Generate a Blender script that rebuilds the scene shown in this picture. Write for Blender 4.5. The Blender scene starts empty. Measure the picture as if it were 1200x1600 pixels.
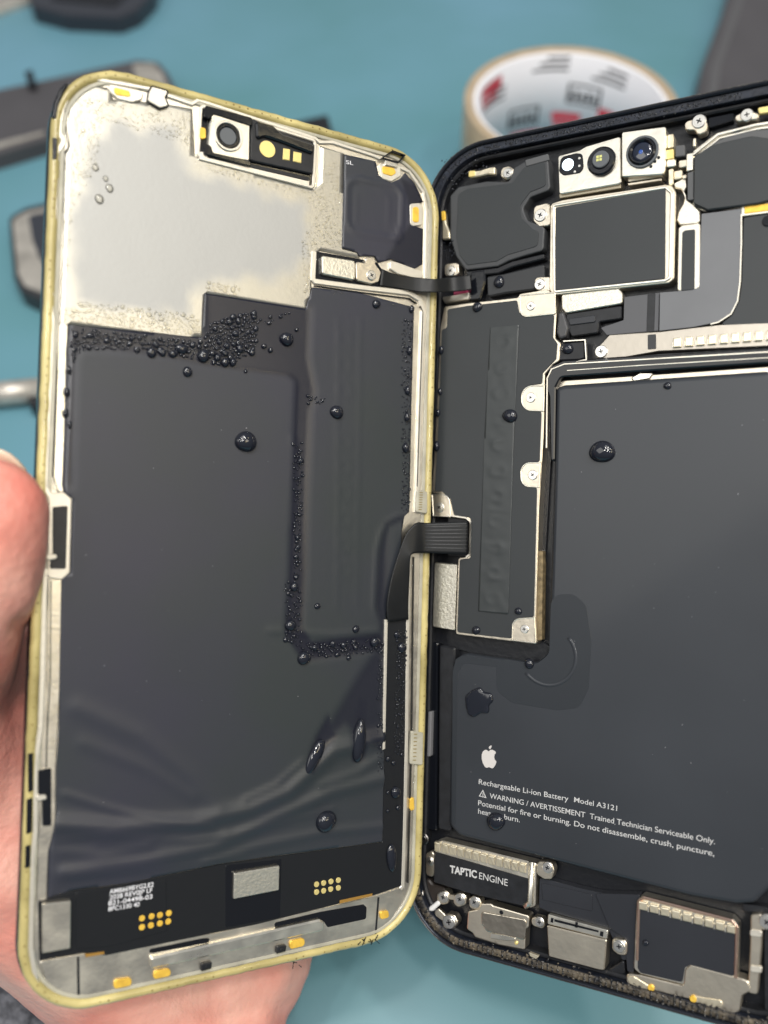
import bpy, bmesh, math, random
from mathutils import Vector, Matrix, noise
R = math.radians
random.seed(7)
sc = bpy.context.scene
COL = sc.collection
MM = 0.001
# ------------------------------------------------------------------ camera, light, exposure
FPX = 1400.0                       # focal length in pixels of a 1200x1600 picture
CAM_H, PITCH = 0.243, 55.0
cam_d = bpy.data.cameras.new("camera"); cam = bpy.data.objects.new("camera", cam_d); COL.objects.link(cam)
cam.location = (0, 0, CAM_H); cam.rotation_euler = (R(90 - PITCH), 0, 0)
cam_d.sensor_fit = 'VERTICAL'; cam_d.sensor_height = 36.0; cam_d.lens = 36.0 * FPX / 1600.0
cam_d.clip_start = 0.01; cam_d.clip_end = 20
cam_d.dof.use_dof = True; cam_d.dof.focus_distance = 0.172; cam_d.dof.aperture_fstop = 9.6
sc.camera = cam
CM = Matrix.Translation((0, 0, CAM_H)) @ Matrix.Rotation(R(90 - PITCH), 4, 'X') @ Matrix.Diagonal((1, -1, -1, 1))  # camera frame (x right, y down, z ahead)

w = bpy.data.worlds.new("World"); sc.world = w; w.use_nodes = True
nt = w.node_tree; bg = nt.nodes['Background']
tc = nt.nodes.new('ShaderNodeTexCoord'); sx = nt.nodes.new('ShaderNodeSeparateXYZ'); rp = nt.nodes.new('ShaderNodeValToRGB')
mr = nt.nodes.new('ShaderNodeMapRange'); mr.inputs[1].default_value = -1; mr.inputs[2].default_value = 1
nt.links.new(tc.outputs['Generated'], sx.inputs[0]); nt.links.new(sx.outputs[2], mr.inputs[0]); nt.links.new(mr.outputs[0], rp.inputs[0]); nt.links.new(rp.outputs[0], bg.inputs[0])
rp.color_ramp.elements[0].color = (.10, .12, .13, 1); rp.color_ramp.elements[1].color = (.80, .84, .90, 1)
e = rp.color_ramp.elements.new(.5); e.color = (.30, .30, .30, 1)
bg.inputs[1].default_value = 0.50

def area(name, loc, target, size, energy, color, sy=None):
    d = bpy.data.lights.new(name, 'AREA'); d.size = size; d.energy = energy; d.color = color
    if sy: d.shape = 'RECTANGLE'; d.size_y = sy
    o = bpy.data.objects.new(name, d); COL.objects.link(o); o.location = loc
    o.rotation_euler = (Vector(target) - Vector(loc)).to_track_quat('-Z', 'Y').to_euler()
    return o
area("ceiling_panel_light", (0.1, 0.2, 1.6), (0, 0.1, 0), 0.8, 7.5, (1, .97, .93))
area("right_warm_softbox", (1.0, -.36, 1.12), (0, .05, .15), .28, 1.9, (1, .90, .72), .4)  # unseen softbox added on the right to give the metals a warm sheen
area("left_softbox", (-1.15, -.28, 1.25), (0, .15, .1), .7, 4.0, (1, .98, .92), .7)  # no window here: softbox added on the left to brighten the metals
for dx, dy in [(-.32, -.05), (-.14, .18), (.04, .08), (.34, .14), (-.08, -.22), (.22, -.18), (.16, .28), (.02, -.06)]:
    area("lamp_led", (dx + .03, -.10 + dy, .86), (0, .10, .15), .04, .80, (1, .96, .90))
area('yellow_bulb', (.70, .10, .80), (-.01, .15, .14), .05, .28, (1, .84, .5))
area('yellow_bulb', (.54, -.31, .71), (-.05, .08, .12), .05, .24, (1, .80, .38))
sc.view_settings.view_transform = 'Standard'; sc.view_settings.look = 'None'
sc.view_settings.exposure = 0.0; sc.view_settings.gamma = 1
sc.cycles.max_bounces = 8; sc.cycles.transparent_max_bounces = 8; sc.cycles.caustics_refractive = False; sc.cycles.caustics_reflective = False

# ------------------------------------------------------------------ materials
MATS = {}
def mat(name, col, rough=.5, metal=0., spec=.5, trans=0., ior=1.45, var=0., vscale=300., col2=None, bump=0., bscale=800., coat=0., sss=0., emit=None, aniso=0., rvar=0.):
    if name in MATS: return MATS[name]
    m = bpy.data.materials.new(name); m.use_nodes = True; t = m.node_tree; b = t.nodes['Principled BSDF']
    b.inputs['Base Color'].default_value = (*col, 1); b.inputs['Roughness'].default_value = rough; b.inputs['Metallic'].default_value = metal
    b.inputs['Specular IOR Level'].default_value = spec; b.inputs['Transmission Weight'].default_value = trans; b.inputs['IOR'].default_value = ior
    b.inputs['Coat Weight'].default_value = coat; b.inputs['Coat Roughness'].default_value = .1
    if sss: b.inputs['Subsurface Weight'].default_value = sss; b.inputs['Subsurface Radius'].default_value = (.006, .002, .001); b.inputs['Subsurface Scale'].default_value = 1.0
    if emit: b.inputs['Emission Color'].default_value = (*emit[0], 1); b.inputs['Emission Strength'].default_value = emit[1]
    co = t.nodes.new('ShaderNodeTexCoord')
    if var or rvar:
        n = t.nodes.new('ShaderNodeTexNoise'); n.inputs['Scale'].default_value = vscale; n.inputs['Detail'].default_value = 4
        t.links.new(co.outputs['Object'], n.inputs[0])
        if var:
            r = t.nodes.new('ShaderNodeValToRGB'); r.color_ramp.elements[0].position = .3; r.color_ramp.elements[1].position = .7
            c2 = col2 or tuple(min(1, c * (1 + var)) for c in col)
            r.color_ramp.elements[0].color = (*[c * (1 - var) for c in col], 1) if not col2 else (*col, 1)
            r.color_ramp.elements[1].color = (*c2, 1)
            t.links.new(n.outputs[0], r.inputs[0]); t.links.new(r.outputs[0], b.inputs['Base Color'])
        if rvar:
            q = t.nodes.new('ShaderNodeMapRange'); q.inputs[1].default_value = .3; q.inputs[2].default_value = .7
            q.inputs[3].default_value = max(.03, rough - rvar); q.inputs[4].default_value = min(1, rough + rvar)
            t.links.new(n.outputs[0], q.inputs[0]); t.links.new(q.outputs[0], b.inputs['Roughness'])
    if bump:
        n = t.nodes.new('ShaderNodeTexNoise'); n.inputs['Scale'].default_value = bscale; n.inputs['Detail'].default_value = 3
        t.links.new(co.outputs['Object'], n.inputs[0])
        bp = t.nodes.new('ShaderNodeBump'); bp.inputs['Strength'].default_value = bump; bp.inputs['Distance'].default_value = .0004
        t.links.new(n.outputs[0], bp.inputs['Height']); t.links.new(bp.outputs[0], b.inputs['Normal'])
    MATS[name] = m; return m

SILVER = mat('brushed_silver', (.80, .75, .65), .38, 1, bump=.10, bscale=1500, rvar=.10, vscale=200)
SILVER_B = mat('bright_silver', (.88, .84, .74), .34, 1, bump=.08, bscale=900, rvar=.08)
LIP = mat('pale_silver_lip', (.76, .72, .63), .42, .7, bump=.1, bscale=900)
NICKEL = mat('nickel', (.76, .69, .57), .36, 1, bump=.10, bscale=900, rvar=.05, vscale=150)
SPARK = mat('speckled_silver', (.80, .77, .67), .40, 1, var=.10, vscale=1800, bump=.18, bscale=2200)
STEEL = mat('screw_steel', (.78, .76, .72), .3, 1)
GOLD = mat('gold_contact', (.92, .56, .08), .4, .35, var=.15, vscale=900)
GOLDP = mat('pale_gold_pad', (.85, .70, .28), .35, .5)
COPPER = mat('copper_edge', (.6, .33, .08), .4, .7)
BLK = mat('black_plastic', (.012, .013, .016), .42, var=.3, vscale=500, bump=.08)
BLKG = mat('black_gloss', (.006, .007, .010), .16, bump=.05, bscale=500)
FLOORB = mat('black_interior', (.008, .009, .012), .35, bump=.15, bscale=900)
FILMR = mat('graphite_film', (.028, .032, .035), .43, var=.10, vscale=30, bump=.02, bscale=300)
FILMD = mat('dark_film', (.022, .024, .030), .35, var=.12, vscale=60, bump=.03, bscale=300)
FILML = mat('grey_film', (.085, .088, .092), .5, var=.05, vscale=60)
RIBBON = mat('grey_ribbon', (.15, .155, .165), .42, .2, var=.06, vscale=90)
PCB = mat('black_flex_board', (.010, .011, .013), .3, bump=.1, bscale=400)
YEL = mat('aged_clear_adhesive', (.60, .50, .20), .32, var=.0, trans=.0, coat=.5, col2=(.70, .60, .28), vscale=120, bump=.2, bscale=500)
MATS.pop('aged_clear_adhesive')
YEL = mat('aged_yellow_adhesive', (.27, .22, .08), .34, var=.2, vscale=70, col2=(.66, .56, .24), coat=.4, bump=.35, bscale=450)
BRN = mat('adhesive_pit', (.22, .16, .05), .6)
GREYADH = mat('greyish_adhesive', (.42, .40, .32), .3, var=.2, vscale=200, bump=.3, coat=.5)
BATT = mat('battery_pouch', (.027, .031, .038), .38, var=.14, vscale=22, rvar=.05, bump=.015, bscale=200, coat=.15)
BATT2 = mat('battery_overlay', (.021, .025, .031), .36, var=.06, vscale=40)
PRINT = mat('pale_grey_print', (.55, .55, .55), .5)
APPLEP = mat('logo_print', (.60, .57, .55), .5)
WHITEP = mat('white_print', (.75, .75, .78), .5)
DROPD = mat('water_over_black', (.010, .012, .019), .05, ior=1.4, spec=.6, coat=.3)
def watermat():
    m = bpy.data.materials.new('clear_water'); m.use_nodes = True; t = m.node_tree; t.nodes.remove(t.nodes['Principled BSDF']); o = t.nodes['Material Output']
    tr = t.nodes.new('ShaderNodeBsdfTransparent'); tr.inputs[0].default_value = (1, .99, .95, 1); gl = t.nodes.new('ShaderNodeBsdfGlossy'); gl.inputs['Roughness'].default_value = .05
    fr = t.nodes.new('ShaderNodeFresnel'); fr.inputs[0].default_value = 1.52; mx = t.nodes.new('ShaderNodeMixShader')
    t.links.new(fr.outputs[0], mx.inputs[0]); t.links.new(tr.outputs[0], mx.inputs[1]); t.links.new(gl.outputs[0], mx.inputs[2]); t.links.new(mx.outputs[0], o.inputs[0]); return m
DROPC = watermat()
GLASSL = mat('lens_glass', (.01, .015, .03), .04, coat=1)
LENSB = mat('lens_glint_blue', (.02, .08, .35), .1, coat=1)  # colour of the glint painted on the camera lens
GREYD = mat('grey_disc', (.10, .11, .12), .35)
WHITEL = mat('white_phosphor_glow', (.85, .92, 1.0), .4, emit=((.70, .86, 1.0), 2.6))  # flash is unlit; emission paints the bluish shine reflected on its phosphor
YCHIP = mat('yellow_chip', (.62, .62, .22), .5)
RED = mat('magenta_strip', (.5, .05, .14), .4)
DIRT = mat('sandy_residue', (.010, .010, .012), .4, var=1., vscale=420, col2=(.14, .115, .08), bump=.9, bscale=1400)
RIMB = mat('dark_titanium_rim', (.020, .023, .032), .25, .6, bump=.05)
RIMS = mat('rim_highlight_and_grime', (.10, .095, .09), .3, .8, bump=.5, bscale=900)  # paler metal for the painted rim highlight and some grime crumbs
PALE = mat('pale_tooth', (.84, .76, .58), .32, .8, bump=.2, bscale=900)

# ------------------------------------------------------------------ panels
class Pn:
    def __init__(s, rot, o, k):
        s.X = Vector([r[0] for r in rot]); s.Y = -Vector([r[1] for r in rot]); s.Z = -Vector([r[2] for r in rot]); s.o = Vector(o) * k
        M = Matrix((s.X, s.Y, s.Z)).transposed().to_4x4(); M.translation = s.o * MM; s.M = CM @ M
    def l(s, px, py, z=0):
        r = Vector(((px - 600) / FPX, (py - 800) / FPX, 1)); n = s.Z
        t = (s.o + n * z).dot(n) / r.dot(n); d = r * t - s.o
        return Vector((d.dot(s.X), d.dot(s.Y)))
    def L(s, pts, z=0): return [s.l(x, y, z) for x, y in pts]
PL = Pn([[0.867654, -0.028325, -0.49636], [0.038734, 0.999192, 0.010689], [0.495657, -0.028501, 0.868051]], [11.964, -74.215, 188.75], .98)
PR = Pn([[0.866387, -0.028775, 0.498544], [0.011037, 0.999198, 0.038492], [-0.499252, -0.027847, 0.866009]], [9.042, -74.731, 186.163], 1.012)
WL, HL = 77.8 * .98, 160.9 * .98
WR, HR = 77.8 * 1.012, 160.9 * 1.012

def area2(p): return sum(p[i].x * p[(i + 1) % len(p)].y - p[(i + 1) % len(p)].x * p[i].y for i in range(len(p))) / 2
def ccw(p): return p if area2(p) > 0 else p[::-1]
def clean(p):
    q = []
    for v in p:
        if not q or (v - q[-1]).length > 1e-4: q.append(v)
    if len(q) > 1 and (q[0] - q[-1]).length < 1e-4: q.pop()
    return q
def rnd(p, r, seg=5):
    """round the corners of a polygon; r one radius or one per corner"""
    n = len(p); out = []
    rs = r if isinstance(r, (list, tuple)) else [r] * n
    for i in range(n):
        a, b, c = p[i - 1], p[i], p[(i + 1) % n]; rr = rs[i]
        u, v = (a - b), (c - b); lu, lv = u.length, v.length
        if rr <= 0 or lu < 1e-6 or lv < 1e-6: out.append(b); continue
        u /= lu; v /= lv; cs = max(-1, min(1, u.dot(v))); ang = math.acos(cs)
        if ang > 3.05 or ang < .05: out.append(b); continue
        d = min(rr / math.tan(ang / 2), lu * .48, lv * .48); k = d * math.tan(ang / 2)
        cen = b + (u + v).normalized() * (k / math.sin(ang / 2)); s0 = b + u * d - cen; e0 = b + v * d - cen
        a0 = math.atan2(s0.y, s0.x); a1 = math.atan2(e0.y, e0.x); da = (a1 - a0 + math.pi) % (2 * math.pi) - math.pi
        for j in range(seg + 1):
            t = a0 + da * j / seg; out.append(cen + Vector((math.cos(t), math.sin(t))) * k)
    return clean(out)
def off(p, d, closed=True):
    """offset a ccw polygon inward by d (to the left of the path)"""
    n = len(p); out = []
    for i in range(n):
        a = p[i - 1] if (closed or i) else None; c = p[(i + 1) % n] if (closed or i < n - 1) else None; b = p[i]
        e1 = (b - a).normalized() if a is not None else None; e2 = (c - b).normalized() if c is not None else None
        if e1 is None: e1 = e2
        if e2 is None: e2 = e1
        n1 = Vector((-e1.y, e1.x)); n2 = Vector((-e2.y, e2.x)); m = n1 + n2
        if m.length < 1e-3: out.append(b + n1 * d); continue
        m.normalize(); k = d / max(.45, m.dot(n1)); out.append(b + m * k)
    return out

class MB:
    def __init__(s): s.v = []; s.f = []; s.m = []; s.sm = []; s.mats = []; s.k = 0; s.smooth = False
    def mat(s, m):
        if m not in s.mats: s.mats.append(m)
        s.k = s.mats.index(m); return s
    def face(s, idx): s.f.append(tuple(idx)); s.m.append(s.k); s.sm.append(s.smooth)
    def loop(s, pts): i = len(s.v); s.v += [Vector(p) for p in pts]; return list(range(i, i + len(pts)))
    def skin(s, a, b, closed=True):
        n = len(a)
        for i in range(n if closed else n - 1):
            j = (i + 1) % n; s.face((a[i], a[j], b[j], b[i]))
    def prism(s, p, z0, z1, bev=0., seg=1):
        p = ccw(clean(p)); 
        L0 = s.loop([(q.x, q.y, z0) for q in p]); L1 = s.loop([(q.x, q.y, z1 - bev) for q in p]); s.skin(L0, L1)
        s.face(L0[::-1]); last = L1
        if bev > 0:
            for i in range(1, seg + 1):
                t = i / seg * math.pi / 2; d = bev * (1 - math.cos(t)); zz = z1 - bev + bev * math.sin(t)
                q = off(p, d); nx = s.loop([(a.x, a.y, zz) for a in q]); s.skin(last, nx); last = nx
        s.face(last); return s
    def ring(s, p, d0, d1, z0, z1, bev=0., closed=True):
        """strip between offsets d0 and d1 of path p"""
        if closed: p = ccw(p)
        prof = [(d0, z0), (d0, z1 - bev), (d0 + bev, z1), (d1 - bev, z1), (d1, z1 - bev), (d1, z0)] if bev else [(d0, z0), (d0, z1), (d1, z1), (d1, z0)]
        Ls = [s.loop([(a.x, a.y, z) for a in off(p, d, closed)]) for d, z in prof]
        for a, b in zip(Ls, Ls[1:] + Ls[:1]): s.skin(a, b, closed)
        if not closed:
            s.face([L[0] for L in Ls]); s.face([L[-1] for L in Ls][::-1])
        return s
    def cyl(s, c, r, z0, z1, bev=0., n=24, sx=1, rot=0):
        cr, sr = math.cos(rot), math.sin(rot); P = []
        for i in range(n):
            t = 2 * math.pi * i / n; x, y = r * sx * math.cos(t), r * math.sin(t); P.append(Vector((c[0] + x * cr - y * sr, c[1] + x * sr + y * cr)))
        return s.prism(P, z0, z1, bev)
    def dome(s, c, r, h, z, el=1., rot=0., n=18, k=6, wob=.06, ph=None):
        ph = random.random() * 6 if ph is None else ph; old = s.smooth; s.smooth = True; last = None; cr, sr = math.cos(rot), math.sin(rot)
        rings = []
        for i in range(k):
            t = i / k * math.pi / 2; rr = r * math.cos(t) ** .8 if i else r; zz = z + h * math.sin(t)
            P = []
            for j in range(n):
                a = 2 * math.pi * j / n; q = rr * (1 + wob * math.sin(2 * a + ph) + wob * .6 * math.sin(3 * a + ph * 2))
                x, y = q * el * math.cos(a), q * math.sin(a); P.append((c[0] + x * cr - y * sr, c[1] + x * sr + y * cr, zz))
            rings.append(s.loop(P))
        for a, b in zip(rings, rings[1:]): s.skin(a, b)
        top = s.loop([(c[0], c[1], z + h)])[0]
        for j in range(n): s.face((rings[-1][j], rings[-1][(j + 1) % n], top))
        s.smooth = old; return s
    def box3(s, M, sx, sy, sz, bev=0):
        P = [Vector((-sx / 2, -sy / 2)), Vector((sx / 2, -sy / 2)), Vector((sx / 2, sy / 2)), Vector((-sx / 2, sy / 2))]
        i = len(s.v); s.prism(P, -sz / 2, sz / 2, bev)
        for j in range(i, len(s.v)): s.v[j] = M @ s.v[j]
        return s
    def build(s, name, parent=None, scale=MM):
        me = bpy.data.meshes.new(name); me.from_pydata([v * scale for v in s.v], [], s.f)
        for m in s.mats: me.materials.append(m)
        me.polygons.foreach_set('material_index', s.m); me.polygons.foreach_set('use_smooth', s.sm); me.update()
        bm = bmesh.new(); bm.from_mesh(me); bmesh.ops.recalc_face_normals(bm, faces=bm.faces); bm.to_mesh(me); bm.free()
        o = bpy.data.objects.new(name, me); COL.objects.link(o)
        if parent: o.parent = parent
        return o

def tag(o, label=None, cat=None, group=None, kind=None):
    if label: o['label'] = label
    if cat: o['category'] = cat
    if group: o['group'] = group
    if kind: o['kind'] = kind
    return o
def root(name, M):
    o = bpy.data.objects.new(name, None); o.empty_display_size = .01; COL.objects.link(o); o.matrix_world = M; return o
def plate(name, P, par, pts, z0, z1, m, r=0., bev=.12, label=None, seg=1):
    b = MB().mat(m); q = ccw(P.L(pts, z1)) if not isinstance(r, (list, tuple)) else P.L(pts, z1)
    b.prism(rnd(q, r), z0, z1, bev, seg); o = b.build(name, par)
    if label: o['label'] = label
    return o
def screw(P, par, px, py, rp, z, m=None, name='screw', z0=None):
    c = P.l(px, py, z); r = (P.l(px, py + rp, z) - c).length
    b = MB().mat(m or STEEL); b.cyl(c, r, (z - .5 if z0 is None else z0), z, .15, 22); b.cyl(c, r * .62, z, z + .06, .03, 18)
    b.mat(BLKG); a = random.random() * 1.5
    for k in range(2):
        d = Vector((math.cos(a + k * math.pi / 2), math.sin(a + k * math.pi / 2))) * r * .38; nn = Vector((-d.y, d.x)).normalized() * r * .09
        b.prism([c - d - nn, c + d - nn, c + d + nn, c - d + nn], z + .04, z + .08 + k * .01)
    return b.build(name, par)

def rrect(w, h, r, x0=0, y0=0, seg=12):
    return rnd([Vector((x0, y0 - h)), Vector((x0 + w, y0 - h)), Vector((x0 + w, y0)), Vector((x0, y0))], r, seg)

def inside(p, poly):
    c = False; n = len(poly)
    for i in range(n):
        a, b = poly[i], poly[i - 1]
        if (a.y > p.y) != (b.y > p.y) and p.x < (b.x - a.x) * (p.y - a.y) / (b.y - a.y) + a.x: c = not c
    return c
def dseg(p, a, b):
    ab = b - a; t = max(0, min(1, (p - a).dot(ab) / max(1e-9, ab.length_squared))); return (p - a - ab * t).length
def dpoly(p, poly, closed=True):
    n = len(poly); return min(dseg(p, poly[i], poly[(i + 1) % n]) for i in range(n if closed else n - 1))
def sdist(p, poly): d = dpoly(p, poly); return -d if inside(p, poly) else d
def sstep(a, b, x): t = max(0, min(1, (x - a) / (b - a))); return t * t * (3 - 2 * t)

def gridpoly(name, P, par, pts, z, step, m, zf=None, af=None, r=0., thick=.15):
    """a polygon cut by a fine grid so that it can carry relief and a per-vertex mask"""
    poly = ccw(rnd(P.L(pts, z), r)); bm = bmesh.new(); bm.faces.new([bm.verts.new((q.x, q.y, z)) for q in poly])
    x0, x1 = min(q.x for q in poly), max(q.x for q in poly); y0, y1 = min(q.y for q in poly), max(q.y for q in poly)
    x = x0 + step
    while x < x1:
        bmesh.ops.bisect_plane(bm, geom=bm.verts[:] + bm.edges[:] + bm.faces[:], plane_co=(x, 0, 0), plane_no=(1, 0, 0), dist=1e-5); x += step
    strips = bm.faces[:]
    y = y0 + step
    while y < y1:
        bmesh.ops.bisect_plane(bm, geom=bm.verts[:] + bm.edges[:] + bm.faces[:], plane_co=(0, y, 0), plane_no=(0, 1, 0), dist=1e-5); y += step
    me = bpy.data.meshes.new(name)
    vals = []
    bm.verts.ensure_lookup_table(); bm.verts.index_update()
    for v in bm.verts:
        p = v.co.xy.copy()
        vals.append(af(p) if af else 0.)
        if zf: v.co.z = z + zf(p)
    bnd = [e for e in bm.edges if e.is_boundary]
    ex = bmesh.ops.extrude_edge_only(bm, edges=bnd)
    for g in ex['geom']:
        if isinstance(g, bmesh.types.BMVert): g.co.z = z - thick
    bm.verts.ensure_lookup_table()
    for v in bm.verts: v.co *= MM
    bmesh.ops.recalc_face_normals(bm, faces=bm.faces)
    if max(bm.faces, key=lambda f: f.calc_area()).normal.z < 0: bmesh.ops.reverse_faces(bm, faces=bm.faces[:])
    for f in bm.faces: f.smooth = abs(f.normal.z) > .5
    bm.to_mesh(me); bm.free(); me.materials.append(m)
    at = me.attributes.new('wet', 'FLOAT', 'POINT'); vals += [vals[0]] * (len(me.vertices) - len(vals)); at.data.foreach_set('value', vals)
    o = bpy.data.objects.new(name, me); COL.objects.link(o); o.parent = par; return o

def mixmat(name, A, B, bump=.05, bs=600, vs=40, tint=None):
    """two finishes of one sheet (dry / wet), chosen by the 'wet' vertex attribute"""
    m = bpy.data.materials.new(name); m.use_nodes = True; t = m.node_tree; b = t.nodes['Principled BSDF']
    at = t.nodes.new('ShaderNodeAttribute'); at.attribute_name = 'wet'
    co = t.nodes.new('ShaderNodeTexCoord'); n = t.nodes.new('ShaderNodeTexNoise'); n.inputs['Scale'].default_value = vs; n.inputs['Detail'].default_value = 5
    t.links.new(co.outputs['Object'], n.inputs[0])
    mx = t.nodes.new('ShaderNodeMix'); mx.data_type = 'RGBA'; mx.inputs[6].default_value = (*A[0], 1); mx.inputs[7].default_value = (*(tint or A[0]), 1)
    q = t.nodes.new('ShaderNodeMapRange'); q.inputs[1].default_value = .35; q.inputs[2].default_value = .65; t.links.new(n.outputs[0], q.inputs[0]); t.links.new(q.outputs[0], mx.inputs[0])
    m2 = t.nodes.new('ShaderNodeMix'); m2.data_type = 'RGBA'; t.links.new(mx.outputs[2], m2.inputs[6]); m2.inputs[7].default_value = (*B[0], 1); t.links.new(at.outputs['Fac'], m2.inputs[0])
    t.links.new(m2.outputs[2], b.inputs['Base Color'])
    for k, idx in (('Roughness', 1), ('Metallic', 2)):
        q = t.nodes.new('ShaderNodeMapRange'); q.inputs[3].default_value = A[idx]; q.inputs[4].default_value = B[idx]; t.links.new(at.outputs['Fac'], q.inputs[0]); t.links.new(q.outputs[0], b.inputs[k])
    n2 = t.nodes.new('ShaderNodeTexNoise'); n2.inputs['Scale'].default_value = bs; t.links.new(co.outputs['Object'], n2.inputs[0])
    bp = t.nodes.new('ShaderNodeBump'); bp.inputs['Strength'].default_value = bump; bp.inputs['Distance'].default_value = .0004
    t.links.new(n2.outputs[0], bp.inputs['Height']); t.links.new(bp.outputs[0], b.inputs['Normal'])
    return m
FILM_MIX = mixmat('screen_film', ((.023, .029, .032), .43, 0), ((.009, .010, .019), .28, 0), bump=.025, vs=20, tint=(.026, .026, .043))
BACK_MIX = mixmat('screen_back_metal', ((.43, .43, .415), .58, .55), ((.54, .52, .46), .38, .88), bump=.05, bs=1200, vs=40)

def text(name, P, par, s, px, py, h_px, m, z, px2=None, py2=None, bold=0., sp=1., width_px=None):
    cu = bpy.data.curves.new(name, 'FONT'); cu.body = s; cu.size = 1; cu.offset = bold; cu.space_character = sp
    tmp = bpy.data.objects.new(name, cu); COL.objects.link(tmp); bpy.context.view_layer.update()
    me = bpy.data.meshes.new_from_object(tmp.evaluated_get(bpy.context.evaluated_depsgraph_get())); bpy.data.objects.remove(tmp)
    a = P.l(px, py, z); b = P.l(px2, py2, z); xs = [v.co.x for v in me.vertices]; x0, x1 = min(xs), max(xs)
    k = (b - a).length / (x1 - x0); ux = (b - a).normalized(); uy = Vector((-ux.y, ux.x)); hh = (P.l(px, py - h_px, z) - a).length / .70
    for v in me.vertices:
        p = a + ux * (v.co.x - x0) * k + uy * v.co.y * hh; v.co = Vector((p.x, p.y, z)) * MM
    me.materials.clear(); me.materials.append(m); me.name = name
    o = bpy.data.objects.new(name, me); COL.objects.link(o); o.parent = par; return o
# ================================================================== the screen assembly (left)
scr = root("phone_screen", PL.M)
tag(scr, "detached phone screen seen from inside, yellowed rim, wet black film", "phone screen")
OUT = rrect(WL, HL, 12.5, -WL, 0)
MB().mat(BLKG).prism(OUT, -2.6, -1.0, .4, 3).build('display_glass', scr)
MB().mat(SILVER).prism(off(ccw(OUT), 1.2), -1.0, -.02, .1).build('metal_frame', scr)
def dense(p, st):
    q = []
    for a, c in zip(p, p[1:] + p[:1]):
        n_ = max(1, int((c - a).length / st)); q += [a.lerp(c, k / n_) for k in range(n_)]
    return q
YP = dense(ccw(OUT), 1.1); YP = [p + (Vector((-WL / 2, -HL / 2)) - p).normalized() * (.14 * noise.noise(Vector((p.x * .45, p.y * .45, 0))) + .05 * random.random()) for p in YP]
b = MB().mat(YEL); b.smooth = True; b.ring(YP, .14, 1.78, -1.0, .60, .5)
rim = b.build('adhesive_rim', scr)
b = MB().mat(BRN); PTH = off(ccw(OUT), .95); acc = 0
for i in range(len(PTH)):
    a, c = PTH[i], PTH[(i + 1) % len(PTH)]; L_ = (c - a).length
    while acc < L_:
        b.cyl(a.lerp(c, acc / L_) + Vector((random.gauss(0, .09), random.gauss(0, .09))), random.uniform(.08, .19), .5, .635, .02, 8); acc += 1.45 * (1 if random.random() < .85 else random.choice([1.5, 3, 5]))
    acc -= L_
b.build('adhesive_pits', rim)
MB().mat(GREYADH).ring(OUT, 1.75, 2.5, -.5, .30, .15).build('inner_adhesive', scr)
# pale lip running round, following its steps
lipL = [(150,123),(128,133),(112,148),(102,170),(98,190),(97,208),(104,216),(103,226),(93,240),(90,330),(86,400),(84,480),(86,500),(82,600),(77,700),(75,760),(84,775),(110,780),(108,893),(97,905),(76,898),(74,930),(71,1060),(68,1140),(60,1190),(60,1300),(55,1340),(53,1480),(60,1530),(70,1548)]
b = MB().mat(LIP); q = PL.L(lipL, .4); q = rnd(q, .8)[1:-1] if False else q; b.ring(q[::-1], -.0, .9, -.3, .42, .15, closed=False); b.build('frame_lip', scr)
lipT = [(150,123),(175,128),(232,138),(300,162),(310,156),(493,216),(500,222),(520,222),(585,243),(640,268),(662,300),(667,330),(665,440)]
b = MB().mat(LIP); b.ring(PL.L(lipT, .4), -.3, .35, -.3, .40, .12, closed=False); b.build('frame_lip', scr)
lipR = [(488,392),(486,437),(492,443),(560,452),(640,461),(655,470),(659,485),(653,640),(650,760),(648,800)]
b = MB().mat(LIP); b.ring(PL.L(lipR, .5), -.05, 1.0, -.3, .45, .15, closed=False); b.build('frame_lip', scr)
b = MB().mat(LIP); b.ring(PL.L([(643,868),(641,960),(639,1150),(636,1290),(633,1386),(628,1392)], .4), -.9, -.1, -.3, .42, .12, closed=False); b.build('frame_lip', scr)
GAPM = mat('gap_black', (.01, .01, .01), .6)
for q, d, zz in (([(657,478),(661,488),(656,640),(652,760)], .09, .50), ([(647,870),(646,960),(644,1150),(641,1270),(638,1380)], .09, .47), ([(110,142),(102,168),(105,205),(108,228),(99,240),(96,330),(92,420),(89,486),(89,600),(83,740),(92,770)], .07, .28), ([(80,908),(79,1060),(74,1150),(73,1200)], .07, .30), ([(492,446),(560,456),(640,466),(652,474)], .08, .50)):
    MB().mat(GAPM).ring(PL.L(q, .5), -d, d, 0, zz, closed=False).build('seam_line', scr)
# back metal with fogged areas
backp = [(108,165),(122,145),(150,134),(168,137),(178,156),(205,157),(232,160),(255,162),(300,170),(305,245),(395,268),(490,296),(497,290),(500,228),(538,240),(536,384),(560,396),(562,404),(500,392),(489,398),(486,441),(487,449),(480,484),(320,458),(315,528),(107,507),(103,760),(92,770),(92,560),(92,505),(97,400),(100,240),(108,228)]
FOG = PL.L([(165,190),(270,200),(300,262),(480,320),(482,400),(440,440),(330,440),(300,470),(290,500),(250,495),(120,480),(108,440),(112,330),(135,240),(160,215)], 0)
def fogm(p): return 1 - sstep(-1.6, 1.6, -sdist(p, FOG) + 1.8 * noise.noise(Vector((p.x * .3, p.y * .3, 0))) - .5)
gridpoly('inner_metal_sheet', PL, scr, backp, .12, 1.1, BACK_MIX, af=fogm, zf=lambda p: .02 * noise.noise(Vector((p.x * .2, p.y * .2, 3))), thick=.2)
plate('metal_sheet_edge', PL, scr, [(92,508),(106,508),(99,770),(83,765)], -.1, .13, SILVER_B, .1)
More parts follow.
